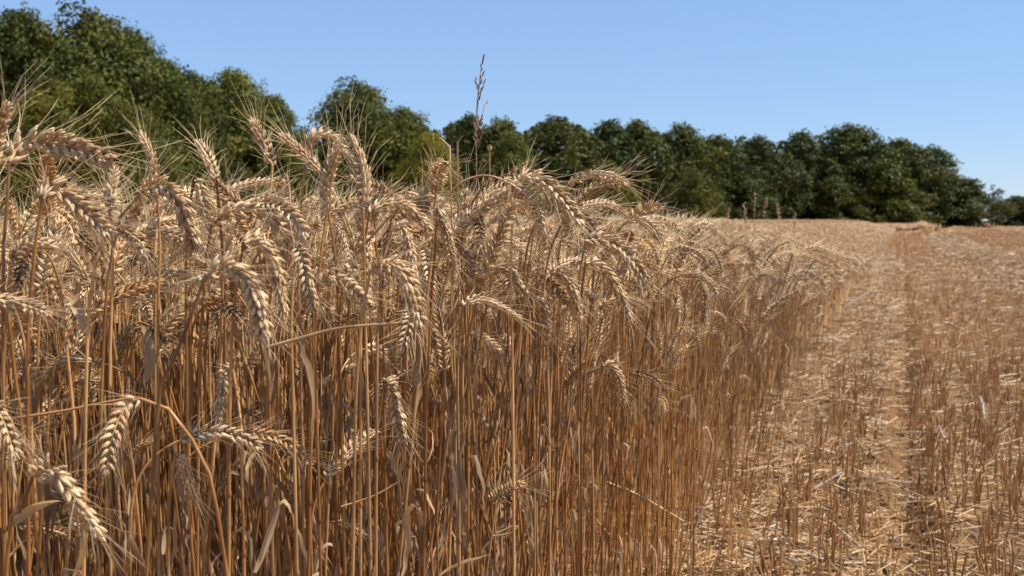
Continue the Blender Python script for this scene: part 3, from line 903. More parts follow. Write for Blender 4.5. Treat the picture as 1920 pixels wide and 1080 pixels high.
def far_ears():
    """ears standing out of the far canopy, too many and too small to pick apart"""
    rs = np.random.default_rng(63)
    n = 19000
    y = 4.5 + 72 * rs.random(n) ** 1.7
    y = np.where(y < 9, np.where(rs.random(n) < (y - 4) / 5, y, y + 8), y)
    b = np.where(rs.random(n) < 0.55, 2.2 * rs.random(n), 14 * rs.random(n) ** 1.4)
    x = UE + ROW * y - b / 0.93
    k = (x / y > -0.2); x, y, b = x[k], y[k], b[k]; n = len(x)
    top = ground_z(x, y) + top_of(y) * edge_slope(y, b) - np.abs(rs.normal(0, 0.05, n))
    a = rs.normal(-0.2, 1.0, n); el = rs.uniform(-1.2, 0.7, n)
    d = np.stack([np.cos(a) * np.cos(el), np.sin(a) * np.cos(el), np.sin(el)], 1)
    L = rs.uniform(0.07, 0.10, n) * (1 + y / 60); w = rs.uniform(0.0045, 0.0065, n) * (1 + y / 30)
    s1 = unit(np.cross(d, np.array([0.1, 0.2, 1.0]))); s2 = np.cross(d, s1)
    c = np.stack([x, y, top], 1)
    V = np.stack([c - d * (L / 2)[:, None], c + s1 * w[:, None], c + s2 * w[:, None], c - s1 * w[:, None], c - s2 * w[:, None], c + d * (L / 2)[:, None]], 1).reshape(-1, 3)
    o6 = np.arange(n)[:, None] * 6
    F = np.concatenate([o6 + np.array([q]) for q in ((0, 2, 1), (0, 3, 2), (0, 4, 3), (0, 1, 4), (5, 1, 2), (5, 2, 3), (5, 3, 4), (5, 4, 1))])
    C = np.repeat(np.array([ear_tint(rs) for _ in range(n)]) * rs.uniform(0.72, 0.92, (n, 1)), 6, 0)
    link('wheat_ears', make_mesh('wheat_ears', V, F, np.zeros((0, 4), int), C, M['ear']), kind='stuff', label='far wheat ears standing out of the closed crop', cat='wheat')
far_ears()

# ------------------------------------------------------------------ stubble and straw on the cut ground
def in_row(u, rs):
    return u

def stalk_arrays(rs, h, lean, r=0.0019, sides=4):
    a = rs.uniform(0, 6.28)
    P = np.array([[0, 0, -0.01], [math.cos(a) * lean * h * 0.4, math.sin(a) * lean * h * 0.4, h * 0.5], [math.cos(a) * lean * h, math.sin(a) * lean * h, h]])
    return tube(P, np.array([1.1, 1.0, 0.95]) * r, sides)

ROWS_U = [-0.27, -0.145, 0.095, 0.215, 0.345, 0.47, 0.60, 0.73, 0.86, 0.99, 1.12, 1.25, 1.38, 1.51, 1.64]
def build_stubble():
    rs = np.random.default_rng(21)
    stalks = []
    for i in range(14):
        mb = MB(); V, F = stalk_arrays(rs, rs.uniform(0.07, 0.125), abs(rs.normal(0, 0.12)), rs.uniform(0.0017, 0.0026), 6)
        mb.add(V, F, rs.uniform(0.8, 1.12)); stalks.append(mb.mesh('stalk', M['stubble']))
    leaves = []
    for i in range(6):
        mb = MB(); leaf_geometry(mb, np.array([[0, 0, 0], [0, 0, 0.06], [0.004, 0, 0.12]]), rs, rs.uniform(0.03, 0.09), 7); leaves.append(mb.mesh('leaf', M['leaf']))
    # tufts along the rows
    cand = []
    for r_, u0 in enumerate(ROWS_U):
        y = 1.9
        while y < 10.6:
            y += rs.uniform(0.03, 0.095) * (1.0 if r_ > 1 else 1.3)
            u = u0 + rs.normal(0, 0.020 + 0.006 * (y - 2)) + 0.012 * math.sin(y * 1.9 + r_)
            x = u + ROW * y
            if x / y > 0.545 or (y > 8.5 and rs.random() < (y - 8.5) / 2.5): continue
            cand.append((y, x, r_))
    cand.sort()
    tufts, rest = cand[:300], cand[300:]
    count = {}
    for i, (y, x, r_) in enumerate(tufts):
        count[r_] = count.get(r_, 0) + 1
        side = ['thin row beside the straw mat', 'row left of the wheel track', 'first row right of the wheel track', 'second row right of the wheel track', 'third row right of the wheel track', 'fourth row right of the wheel track'][min(r_, 5)] if r_ < 6 else nth(r_ - 1) + ' row right of the wheel track'
        o = link('stubble_tuft', None, loc=(x, y, float(ground_z(x, y))), label='%s stubble tuft from the bottom in the %s' % (nth(count[r_]), side), cat='stubble', group='stubble tufts')
        o.rotation_euler = (rs.normal(0, 0.05), rs.normal(0, 0.05), rs.uniform(0, 6.28))
        k = rs.uniform(0.6, 1.05); o.scale = (1, 1, k)
        for q in range(rs.integers(3, 7)):
            s = link('stalk', stalks[rs.integers(14)], o, (rs.normal(0, 0.011), rs.normal(0, 0.011), 0))
            s.rotation_euler = (0, 0, rs.uniform(0, 6.28)); s.scale = (1, 1, rs.uniform(0.8, 1.15))
        if rs.random() < 0.3:
            link('leaf', leaves[rs.integers(6)], o)
    # further stubble as one mass
    V_, F_, C_, n = [], [], [], 0
    P, sizes = [], []
    for (y, x, r_) in rest:
        for q in range(rs.integers(2, 5)):
            P.append((x + rs.normal(0, 0.013), y + rs.normal(0, 0.013), 1.0))
    m = 11000
    yy = 9.5 + 52 * rs.random(m) ** 1.15
    uu = UE + 0.15 + (rs.random(m)) * (0.17 * yy + 1.2)
    uu = np.round((uu - 0.095) / 0.13) * 0.13 + 0.095 + rs.normal(0, 0.05, m)
    for u, y in zip(uu, yy): P.append((u + ROW * y, y, 1.0 + y / 14))
    m = 2600   # loose single stalks between the rows and at the foot of the crop
    yy = 2 + 9 * rs.random(m) ** 1.5; uu = UE + rs.random(m) * 0.55
    for u, y in zip(uu, yy):
        if rs.random() < 0.55 - (u - UE): P.append((u + ROW * y, y, rs.uniform(0.5, 1.0)))
    P = np.array(P)
    k = len(P)
    a = rs.uniform(0, 6.28, k); h = rs.uniform(0.05, 0.115, k) * np.interp(P[:, 1], [3, 8], [1.0, 0.68]); ln = np.abs(rs.normal(0, 0.17, k)) * h
    r = rs.uniform(0.0016, 0.0024, k) * np.maximum(P[:, 2], 0.9)
    z = ground_z(P[:, 0], P[:, 1])
    c = np.stack([P[:, 0], P[:, 1], z - 0.01], 1); e = c + np.stack([np.cos(a) * ln, np.sin(a) * ln, h + 0.01], 1)
    ang = np.arange(3) * 2.0944
    ring = np.stack([np.cos(ang), np.sin(ang), 0 * ang], 1)
    V = np.concatenate([c[:, None] + ring[None] * r[:, None, None], e[:, None] + ring[None] * r[:, None, None]], 1).reshape(-1, 3)
    o6 = np.arange(k)[:, None] * 6
    F4 = np.concatenate([o6 + np.array([[0, 1, 4, 3]]), o6 + np.array([[1, 2, 5, 4]]), o6 + np.array([[2, 0, 3, 5]])])
    F3 = o6 + np.array([[3, 4, 5]])
    C = np.repeat(rs.uniform(0.72, 1.15, k), 6)[:, None] * np.ones(3)
    link('stubble', make_mesh('stubble', V, F3, F4, C, M['stubble'], False), kind='stuff', label='rows of cut wheat stubble running back beside the crop', cat='stubble')
    TRI['stubble'] = k
build_stubble()

def build_litter():
    rs = np.random.default_rng(31)
    # the straws that show largest: single things
    var, lens, items = [], [], []
    for i in range(16):
        L = rs.uniform(0.05, 0.20); lens.append(L)
        b = rs.normal(0, 0.10)
        t = np.linspace(-0.5, 0.5, 6)
        P = np.stack([t * L, b * L * (t * 2) ** 2 * 0.5, 0.004 + 0.02 * rs.random() * np.abs(t)], 1)
        mb = MB(); V, F = tube(P, np.linspace(0.0020, 0.0014, 6), 5); mb.add(V, F, rs.uniform(0.85, 1.15))
        var.append(mb.mesh('loose_straw', M['litter'] if i % 5 else M['pale']))
    n = 0
    while n < 290:
        y = 1.95 + 4.5 * rs.random() ** 1.6
        u = UE + 0.02 + (0.36 * rs.random() if rs.random() < 0.66 else 0.36 + 0.9 * rs.random())
        x = u + ROW * y
        if x / y > 0.53: continue
        zone = 'straw mat' if u < -0.16 else ('wheel track' if u < 0.07 else 'right hand stubble')
        vi = rs.integers(16); az = rs.uniform(0, math.pi)
        way = 'lying level' if abs(math.sin(az)) < 0.38 else ('pointing away' if abs(math.sin(az)) > 0.92 else ('slanting up right' if az < 1.57 else 'slanting up left'))
        where = 'close to the bottom edge' if y < 2.6 else ('a little further up' if y < 3.6 else 'far up')
        items.append((y, vi, az, '%s %s straw %s on the %s %s' % ('long' if lens[vi] > 0.14 else ('short' if lens[vi] < 0.09 else 'middling'), 'golden' if vi % 5 else 'bleached', way, zone, where), (x, y, float(ground_z(x, y)) + rs.uniform(0.004, 0.03))))
        n += 1
    items.sort(key=lambda q: q[0]); seen = {}
    for y, vi, az, lab, loc in items:
        seen[lab] = seen.get(lab, 0) + 1
        if seen[lab] > 1: lab = nth(seen[lab]) + ' nearest ' + lab.replace('a little further up', 'further up').replace('close to the bottom edge', 'near the bottom').replace('right hand stubble', 'right stubble')
        o = link('loose_straw', var[vi], None, loc, lab, 'straw', 'loose straws on the cut ground')
        o.rotation_euler = (rs.uniform(0, 6.28), rs.normal(0, 0.16), az)
    # chopped straw mass
    k = 52000
    y = 1.6 + 24 * rs.random(k) ** 2.2
    q = rs.random(k)
    u = np.where(q < 0.42, UE - 0.1 + 0.52 * rs.random(k), UE + rs.random(k) * (0.17 * y + 1.3))
    sw = rs.random(k) < 0.30
    u[sw] = 1.65 + rs.normal(0, 0.30, sw.sum()); y[sw] = 4 + 40 * rs.random(sw.sum()) ** 1.3
    fa = (~sw) & (rs.random(k) < 0.12)
    y[fa] = 20 + 75 * rs.random(fa.sum()) ** 1.3; u[fa] = UE + rs.random(fa.sum()) * (0.17 * y[fa] + 1.5)
    x = u + ROW * y
    z = ground_z(x, y) + np.abs(rs.normal(0, 0.010, k)) + 0.002
    z[sw] += np.abs(rs.normal(0, 0.02, sw.sum()))
    L = rs.uniform(0.02, 0.16, k) * (1 + y / 25); w = rs.uniform(0.0007, 0.0017, k) * (1 + y / 9)
    a = rs.uniform(0, 6.28, k); tilt = rs.normal(0, 0.22, k)
    d = np.stack([np.cos(a) * np.cos(tilt), np.sin(a) * np.cos(tilt), np.sin(tilt)], 1)
    s = np.stack([-np.sin(a), np.cos(a), rs.normal(0, 0.4, k)], 1)
    up = np.stack([0 * a, 0 * a, np.ones(k)], 1)
    c = np.stack([x, y, z], 1)
    V = np.stack([c - d * (L / 2)[:, None] - s * w[:, None], c - d * (L / 2)[:, None] + up * w[:, None], c - d * (L / 2)[:, None] + s * w[:, None],
                  c + d * (L / 2)[:, None] - s * w[:, None], c + d * (L / 2)[:, None] + up * w[:, None], c + d * (L / 2)[:, None] + s * w[:, None]], 1).reshape(-1, 3)
    o6 = np.arange(k)[:, None] * 6
    F4 = np.concatenate([o6 + np.array([[0, 3, 4, 1]]), o6 + np.array([[1, 4, 5, 2]])])
    C = np.repeat(rs.uniform(0.45, 1.15, k), 6)[:, None] * np.ones(3)
    link('straw_litter', make_mesh('straw_litter', V, np.zeros((0, 3), int), F4, C, M['litter'], False), kind='stuff', label='chopped straw scattered over the cut ground', cat='straw')
build_litter()

def build_clods():
    rs = np.random.default_rng(41)
    var = []
    for i in range(8):
        import bmesh
        bm = bmesh.new(); bmesh.ops.create_icosphere(bm, subdivisions=2, radius=1.0)
        me = bpy.data.meshes.new('soil_clod')
        for v in bm.verts:
            n = v.co.normalized()
            k = 1 + 0.45 * float(vnoise(np.array(n.x * 2 + i * 3 + 9), np.array(n.y * 2 + n.z * 1.7 + 9))) + 0.35 * float(vnoise(np.array(n.x * 5 + 20), np.array(n.z * 5 + n.y * 4 + i * 5 + 20)))
            v.co = n * k; v.co.z *= 0.6
        bm.to_mesh(me); bm.free()
        ca = me.color_attributes.new('Col', 'FLOAT_COLOR', 'POINT')
        ca.data.foreach_set('color', np.ones(len(me.vertices) * 4, np.float32))
        me.materials.append(M['soil']); var.append(me)
    items = []
    for i in range(130):
        y = 2.1 + 7 * rs.random() ** 1.7
        u = (0.035 + rs.normal(0, 0.03)) if rs.random() < 0.6 else rs.uniform(-0.45, 1.0)
        if (u + ROW * y) / y < 0.53: items.append((y, u))
    items.sort(); c = {}
    for y, u in items:
        x = u + ROW * y
        zone = 'in the wheel track' if abs(u - 0.035) < 0.09 else ('on the straw mat side of the track' if u < 0 else 'among the right hand stubble')
        c[zone] = c.get(zone, 0) + 1
        o = link('soil_clod', var[rs.integers(8)], None, (x, y, float(ground_z(x, y)) + 0.002), '%s dark soil clod from the bottom %s' % (nth(c[zone]), zone), 'soil clod', 'soil clods on the cut ground')
        k = rs.uniform(0.007, 0.022); o.scale = (k, k * rs.uniform(0.7, 1.2), k); o.rotation_euler = (0, 0, rs.uniform(0, 6.28))
build_clods()

# ------------------------------------------------------------------ odd single things in and beside the crop
def straw_thing(name, pts, d, r, label, mat='litter', leafy=False, dd=0.0):
    P = catmull([at(x, y, d + dd * k) for k, (x, y) in enumerate(pts)], 14)
    b = P[0].copy()
    mb = MB()
    if leafy:
        V, F = ribbon(P - b, r * np.clip(np.sin(np.pi * np.linspace(0.12, 0.97, 14)), 0.08, 1), up=(0.75, -0.75, 0.3) if mat == 'pale' else (0.9, -0.4, 0.3), twist=0.6, fold=0.3)
    else:
        V, F = tube(P - b, np.linspace(r, r * 0.7, 14), 6)
    mb.add(V, F, 1.0)
    return link(name, mb.mesh(name, M[mat]), None, b, label, 'leaf' if leafy else 'straw')

def build_odds():
    S = straw_thing
    S('broken_straw', [(500, 652), (560, 635), (640, 615), (745, 606)], 0.80, 0.0016, 'broken straw lying level across stems below the drooping ears')
    S('broken_straw', [(20, 785), (120, 770), (210, 752), (262, 744)], 0.82, 0.0013, 'thin dark straw crossing level to the bowed stem at lower left', 'stubble')
    S('broken_straw', [(1138, 905), (1190, 925), (1235, 950), (1282, 978)], 1.95, 0.0032, 'thick pale straw leaning out of the crop at its foot, right of centre')
    S('broken_straw', [(1100, 955), (1140, 1000), (1182, 1052)], 1.9, 0.0018, 'straw slanting down right in front of the crop foot')
    S('broken_straw', [(1390, 750), (1440, 747), (1490, 748)], 4.1, 0.004, 'long level straw at the foot of the crop beside the straw mat')
    S('broken_straw', [(1410, 745), (1450, 660), (1500, 600)], 4.4, 0.004, 'long straw leaning right out of the crop edge')
    S('broken_straw', [(1555, 600), (1590, 572), (1630, 548)], 9.0, 0.008, 'pale straw sticking out at the far crop edge', 'pale')
    S('broken_straw', [(1546, 725), (1590, 705), (1630, 690)], 4.7, 0.004, 'straw lying slantwise on the straw mat')
    S('broken_straw', [(1600, 765), (1625, 740)], 4.4, 0.005, 'short bright straw on the straw mat left of the track', 'pale')
    S('broken_straw', [(1430, 1000), (1462, 950), (1482, 900)], 2.5, 0.003, 'brown twig-like straw standing slantwise on the straw mat', 'stubble')
    S('broken_straw', [(1485, 940), (1530, 915), (1580, 885)], 2.95, 0.0045, 'pale bundle-like straw lying on the straw mat near the stubble', 'pale')
    S('broken_straw', [(1440, 1010), (1480, 1016), (1520, 1012)], 2.45, 0.0035, 'bleached straw lying across the straw mat near the bottom', 'pale')
    S('broken_straw', [(1280, 1050), (1300, 1000), (1320, 950)], 2.3, 0.0022, 'pale straw propped up at the bottom of the crop edge', 'pale')
    S('broken_straw', [(640, 950), (700, 930), (745, 905)], 1.0, 0.0011, 'fine straw slanting across lower stems at the centre')
    S('broken_straw', [(925, 1005), (960, 998), (968, 985), (930, 1000)], 1.2, 0.0016, 'folded straw hooked across stems near the bottom centre')
    S('broken_straw', [(1630, 1070), (1700, 1030), (1760, 980)], 2.35, 0.0025, 'brown straw leaning over the wheel track at the bottom', 'stubble')
    S('broken_straw', [(665, 478), (700, 440), (735, 402)], 0.93, 0.0014, 'dark bare straw slanting up right behind the centre left ears', 'stubble')
    S('bleached_leaf', [(1838, 742), (1846, 765), (1850, 788)], 4.15, 0.026, 'white bleached leaf standing in the stubble at the right', 'pale', True)
    S('bleached_leaf', [(1836, 780), (1844, 798), (1848, 810)], 4.1, 0.024, 'white bleached leaf just below the tall one at the right', 'pale', True)
    S('bleached_leaf', [(1896, 812), (1912, 800), (1926, 788)], 3.9, 0.022, 'white bleached leaf leaning at the right edge', 'pale', True)
    S('bleached_leaf', [(1890, 785), (1902, 775), (1910, 770)], 4.1, 0.016, 'small white leaf scrap above the leaning leaf at the right edge', 'pale', True)
    S('bleached_leaf', [(1800, 1052), (1830, 1050), (1866, 1056)], 2.40, 0.014, 'pale curled stalk end lying at the bottom right', 'pale', True)
    S('bleached_leaf', [(1854, 1078), (1866, 1066), (1868, 1058)], 2.38, 0.012, 'pale curled leaf tip beside the stalk end at the bottom right', 'pale', True)
    S('bleached_leaf', [(1794, 1010), (1800, 990), (1806, 972)], 2.6, 0.011, 'narrow pale leaf upright in the stubble near the bottom right', 'pale', True)
    S('bleached_leaf', [(1866, 872), (1885, 860), (1900, 850)], 3.3, 0.014, 'pale leaf arched over dark soil at the right', 'litter', True)
    S('dry_leaf', [(478, 1075), (496, 1030), (516, 975), (528, 940), (540, 946), (546, 962)], 0.78, 0.012, 'broad folded pale leaf with bent tip at the bottom left of centre', 'leaf', True)
    S('dry_leaf', [(268, 612), (276, 640), (282, 680), (270, 720)], 0.95, 0.013, 'broad grey dry leaf hanging flat among stems on the left', 'leaf', True)
    S('dry_leaf', [(150, 532), (140, 560), (150, 590), (158, 620)], 0.92, 0.011, 'greyish dry leaf below the sloping ears at far left', 'leaf', True)
    S('dry_leaf', [(20, 985), (60, 955), (100, 942), (114, 940)], 0.74, 0.012, 'dry leaf behind the bottom left corner ear', 'leaf', True)
    S('dry_leaf', [(306, 1040), (308, 1010), (310, 985)], 0.8, 0.007, 'short pale leaf end low among stems at lower left', 'leaf', True)
    S('dry_leaf', [(590, 1075), (600, 1040), (616, 1020), (624, 1024)], 0.95, 0.014, 'crumpled pale leaf at the bottom left of centre', 'leaf', True)
    S('dry_leaf', [(908, 690), (914, 660), (904, 640)], 1.15, 0.012, 'small curled leaf below the tangled ear at the centre', 'leaf', True)

    # tall weed grass above the crop
    d = 1.35
    P = catmull([at(x, y, d) for x, y in ((893, 330), (892, 270), (894, 220), (897, 165), (906, 104))], 22)
    g = np.array([P[0][0] - 0.01, d, float(ground_z(P[0][0], d))])
    stem = catmull([g, (g + P[0]) / 2 + np.array([0.004, 0, 0]), P[0], P[8], P[15], P[-1]], 40)
    o = link('weed_grass', None, None, g, 'tall thin brown seeding grass rising above the wheat against the sky', 'grass')
    mb = MB(); V, F = tube(stem - g, np.linspace(0.0013, 0.0004, 40), 5); mb.add(V, F, 1.0); link('stem', mb.mesh('stem', M['weed']), o)
    rs = np.random.default_rng(5)
    for (x0, y0, x1, y1) in ((901, 135, 906, 106), (899, 160, 905, 137), (897, 180, 910, 152), (897, 170, 892, 150), (896, 195, 901, 168), (895, 215, 897, 185), (905, 208, 913, 190), (893, 245, 896, 215), (897, 235, 904, 221), (892, 262, 891, 235), (892, 285, 889, 255), (893, 280, 900, 258), (902, 255, 908, 238)):
        mb = MB()
        p, q = at(x0, y0, d + rs.normal(0, 0.006)), at(x1, y1, d + rs.normal(0, 0.008))
        k = np.argmin(np.linalg.norm(stem - p + np.array([0, 0, 0.02]), axis=1))
        V, F = tube(np.array([stem[k], (stem[k] + p) / 2 + [0.001, 0, 0], p]) - g, 0.0003, 4); mb.add(V, F, 1.0)
        n = 5
        for t in np.linspace(0, 0.9, n):
            v, f = floret(0.0080, 0.0009, 4, 2)
            ax = unit(q - p); s = unit(np.cross(ax, (0.2, 1, 0.1))); A = np.eye(4)
            A[:3, 2] = unit(ax + s * 0.25 * rs.choice([-1, 1])); A[:3, 0] = unit(np.cross(A[:3, 2], (0, 1, 0.1))); A[:3, 1] = np.cross(A[:3, 2], A[:3, 0]); A[:3, 3] = p + (q - p) * t - g
            mb.add(tf(v, A), f, rs.uniform(0.8, 1.2))
        link('seed_branch', mb.mesh('seed_branch', M['weed']), o)

    # seed capsule on a stalk right of it, and bare tips
    p = at(918, 284, 1.5); g = np.array([p[0] - 0.005, p[1], float(ground_z(p[0], p[1]))])
    o = link('poppy_head', None, None, g, 'small round seed capsule on a thin stalk right of the tall grass', 'seed head')
    mb = MB(); V, F = tube(catmull([g - g, (p - g) * 0.5 + [0.004, 0, 0], p - g], 12), 0.0009, 5); mb.add(V, F, 1.0); link('stalk', mb.mesh('stalk', M['stubble']), o)
    mb = MB(); V, F = tube(np.array([p, p + [0, 0, 0.002], p + [0, 0, 0.006], p + [0, 0, 0.0085], p + [0, 0, 0.009], p + [0, 0, 0.0098]]) - g, np.array([0.001, 0.003, 0.0042, 0.003, 0.0045, 0.0003]), 10); mb.add(V, F, 1.0); link('capsule', mb.mesh('capsule', M['litter']), o)
    for (x0, y0, x1, y1, dd, lab) in ((845, 330, 824, 257, 1.25, 'bare straw tip leaning left beneath the tall grass'), (858, 320, 868, 254, 1.3, 'thin ear tip standing beside the tall grass on its left')):
        q = at(x1, y1, dd); p = at(x0, y0, dd); g = np.array([p[0] + 0.01, dd, float(ground_z(p[0], dd))])
        mb = MB(); V, F = tube(catmull([g - g, p - g, q - g], 14), np.array([0.0012] * 10 + [0.001, 0.001, 0.0014, 0.0004]), 5); mb.add(V, F, 1.0)
        link('bare_straw', mb.mesh('bare_straw', M['litter']), None, g, lab, 'straw')
    # taller weeds standing out of the crop in the distance
    for i, (x, yt, d) in enumerate(((1400, 382, 7.0), (1415, 364, 7.2), (1432, 374, 7.4), (1462, 383, 8.0), (1490, 402, 9.0), (1360, 396, 5.5))):
        p = at(x, yt, d); g = np.array([p[0], d, float(ground_z(p[0], d))])
        k = d / 7
        o = link('dock_weed', None, None, g, ['brown weed spike, first of the cluster above the far crop', 'tallest brown weed spike above the far crop before the dark trees', 'brown weed spike right beside the tallest one', 'short weed spike right of the cluster', 'low weed tip above the far crop line', 'lone grass tip left of the weed cluster'][i], 'weed')
        h = p[2] - g[2]
        P = np.array([[0, 0, 0], [0.01, 0, h * 0.5], [0.0, 0, h * 0.85], [0.022 * (i % 3 - 1), 0, h]])
        mb = MB(); V, F = tube(catmull(P, 10), 0.0012 * k ** 0.3, 4); mb.add(V, F, 1.0); link('stem', mb.mesh('stem', M['stubble']), o)
        mb = MB()
        for q in range(26):
            t = rs.uniform(0.87, 1.0); v, f = floret(0.017 * k ** 0.5, 0.004 * k ** 0.5, 4, 1, rs.uniform(-0.6, 0.6))
            mb.add(v + np.array([rs.normal(0, 0.005) * k + 0.022 * (i % 3 - 1) * (t - 0.85) / 0.15, rs.normal(0, 0.005) * k, t * h]), f, rs.uniform(0.9, 1.5))
        link('seed_head', mb.mesh('seed_head', M['weed']), o)
    # strip of uncut crop at the far end of the track
    mb = MB(); n = 3000
    for q in range(n):
        y = rs.uniform(74, 80); x = rs.uniform(at(1632, 430, 76)[0], at(1744, 430, 76)[0])
        z = float(ground_z(x, y)); h = rs.uniform(0.50, 0.62); w = 0.03; a = rs.uniform(0, 3.14)
        c, s = math.cos(a) * w, math.sin(a) * w; lx, ly = rs.normal(0, 0.05, 2)
        mb.add([(x - c, y - s, z), (x + c, y + s, z), (x + s, y - c, z), (x + lx, y + ly, z + h)], [(0, 1, 3), (1, 2, 3), (2, 0, 3)], rs.uniform(0.75, 1.1))
    link('uncut_strip', mb.mesh('uncut_strip', M['stem']), None, None, 'low straight-edged strip of uncut wheat at the far end of the track', 'wheat', kind='stuff')
build_odds()

# ------------------------------------------------------------------ trees
def crown_variant(seed, nclump, per, leaf, low=0.08, spread=0.5, lumpy=1.0):
    """unit tree: 1 high, about 2*spread wide; returns trunk mesh and crown mesh"""
    rs = np.random.default_rng(seed)
    cl = []
    for i in range(nclump):
        # places spread evenly over the hull of the crown (golden angle), a third of them deeper inside
        t = (i + 0.5) / nclump
        t = 1 - (1 - t) ** 0.75
        a = i * 2.39996 + rs.normal(0, 0.35)
        z = low + (0.97 - low) * np.clip(t + rs.normal(0, 0.025), 0, 1)
        prof = spread * (max(0.02, math.sin(math.pi * min(0.985, 0.24 + 0.75 * t))) ** 0.62)
        prof *= 1 + 0.26 * math.sin(a * 2 + seed) * math.sin(z * 8 + seed * 2) + 0.16 * math.sin(a * 4 + z * 13 + seed)
        rad = rs.uniform(0.045, 0.125) * lumpy
        rr = max(0, prof * (rs.uniform(0.35, 0.75) if i % 4 == 0 else rs.uniform(0.88, 1.04)) - rad * 0.8)
        p = np.array([rr * math.cos(a), rr * math.sin(a), min(z, 1 - rad * 0.7)])
        cl.append((p, rad, rs.uniform(0.62, 1.35), rs.normal(0, 1)))
    Vs, Cs = [], []
    for p, rad, tone, hue in cl:
        n = int(per * (rad / 0.09) ** 2)
        d = unit(rs.normal(0, 1, (n, 3)))
        d[:, 2] = np.where(d[:, 2] < -0.5, -d[:, 2], d[:, 2])
        # irregular sub-lobes
        k = 1 + 0.28 * np.sin(d[:, 0] * 5 + hue * 3) * np.sin(d[:, 1] * 6 + seed) + 0.2 * np.sin(d[:, 2] * 8 + hue)
        r = rad * k * rs.uniform(0.45, 1.08, n) ** 0.6
        c = p + d * r[:, None] * np.array([1.1, 1.1, 0.85])
        nrm = unit(d * 0.9 + rs.normal(0, 0.55, (n, 3)) + np.array([0, 0, 0.25]))
        t1 = unit(np.cross(nrm, rs.normal(0, 1, (n, 3)))); t2 = np.cross(nrm, t1)
        s = leaf * rs.uniform(0.6, 1.35, n)[:, None]
        q = np.stack([c - t1 * s, c - t2 * s * 0.55 + nrm * s * 0.15, c + t1 * s, c + t2 * s * 0.55 + nrm * s * 0.15], 1)
        Vs.append(q.reshape(-1, 3))
        col = tone * rs.uniform(0.75, 1.25, (n, 1)) * np.array([1 + 0.12 * hue * 0.6, 1.0, 1 - 0.05 * hue])
        Cs.append(np.repeat(col, 4, 0))
    V = np.concatenate(Vs); C = np.clip(np.concatenate(Cs), 0.2, 2.2)
    F = np.arange(len(V)).reshape(-1, 4)
    crown = make_mesh('crown', V, np.zeros((0, 3), int), F, C, M['foliage'], False)
    mb = MB()
    tr = np.array([[0, 0, -0.02], [0.006, 0.002, 0.12], [-0.008, 0.006, 0.3], [0.01, 0, 0.55], [0.0, 0.005, 0.82]])
    v, f = tube(catmull(tr, 14), np.linspace(0.030, 0.006, 14), 8); mb.add(v, f, 1.0)
    big = sorted(cl, key=lambda c: -c[1])[:16]
    for p, rad, _, _ in big:
        z0 = max(0.10, min(p[2] - 0.18, 0.6)); s = np.array([0.0, 0, z0])
        v, f = tube(catmull([s, s * 0.45 + p * 0.55 + [0, 0, -0.02], p], 7), np.linspace(0.011, 0.003, 7), 5); mb.add(v, f, 1.0)
    return mb.mesh('trunk', M['bark']), crown

CR_N = [crown_variant(60 + i, 170, 250, 0.0110, 0.04, 0.44) for i in range(3)]
CR_F = [crown_variant(80 + i, 130, 150, 0.0165, 0.04, 0.44, 0.9 + 0.12 * (i % 3)) for i in range(4)]
CR_OPEN = [crown_variant(95, 80, 135, 0.020, 0.22, 0.42), crown_variant(96, 80, 135, 0.020, 0.26, 0.42)]
CR_THIN = [crown_variant(98, 26, 90, 0.022, 0.12, 0.36)]

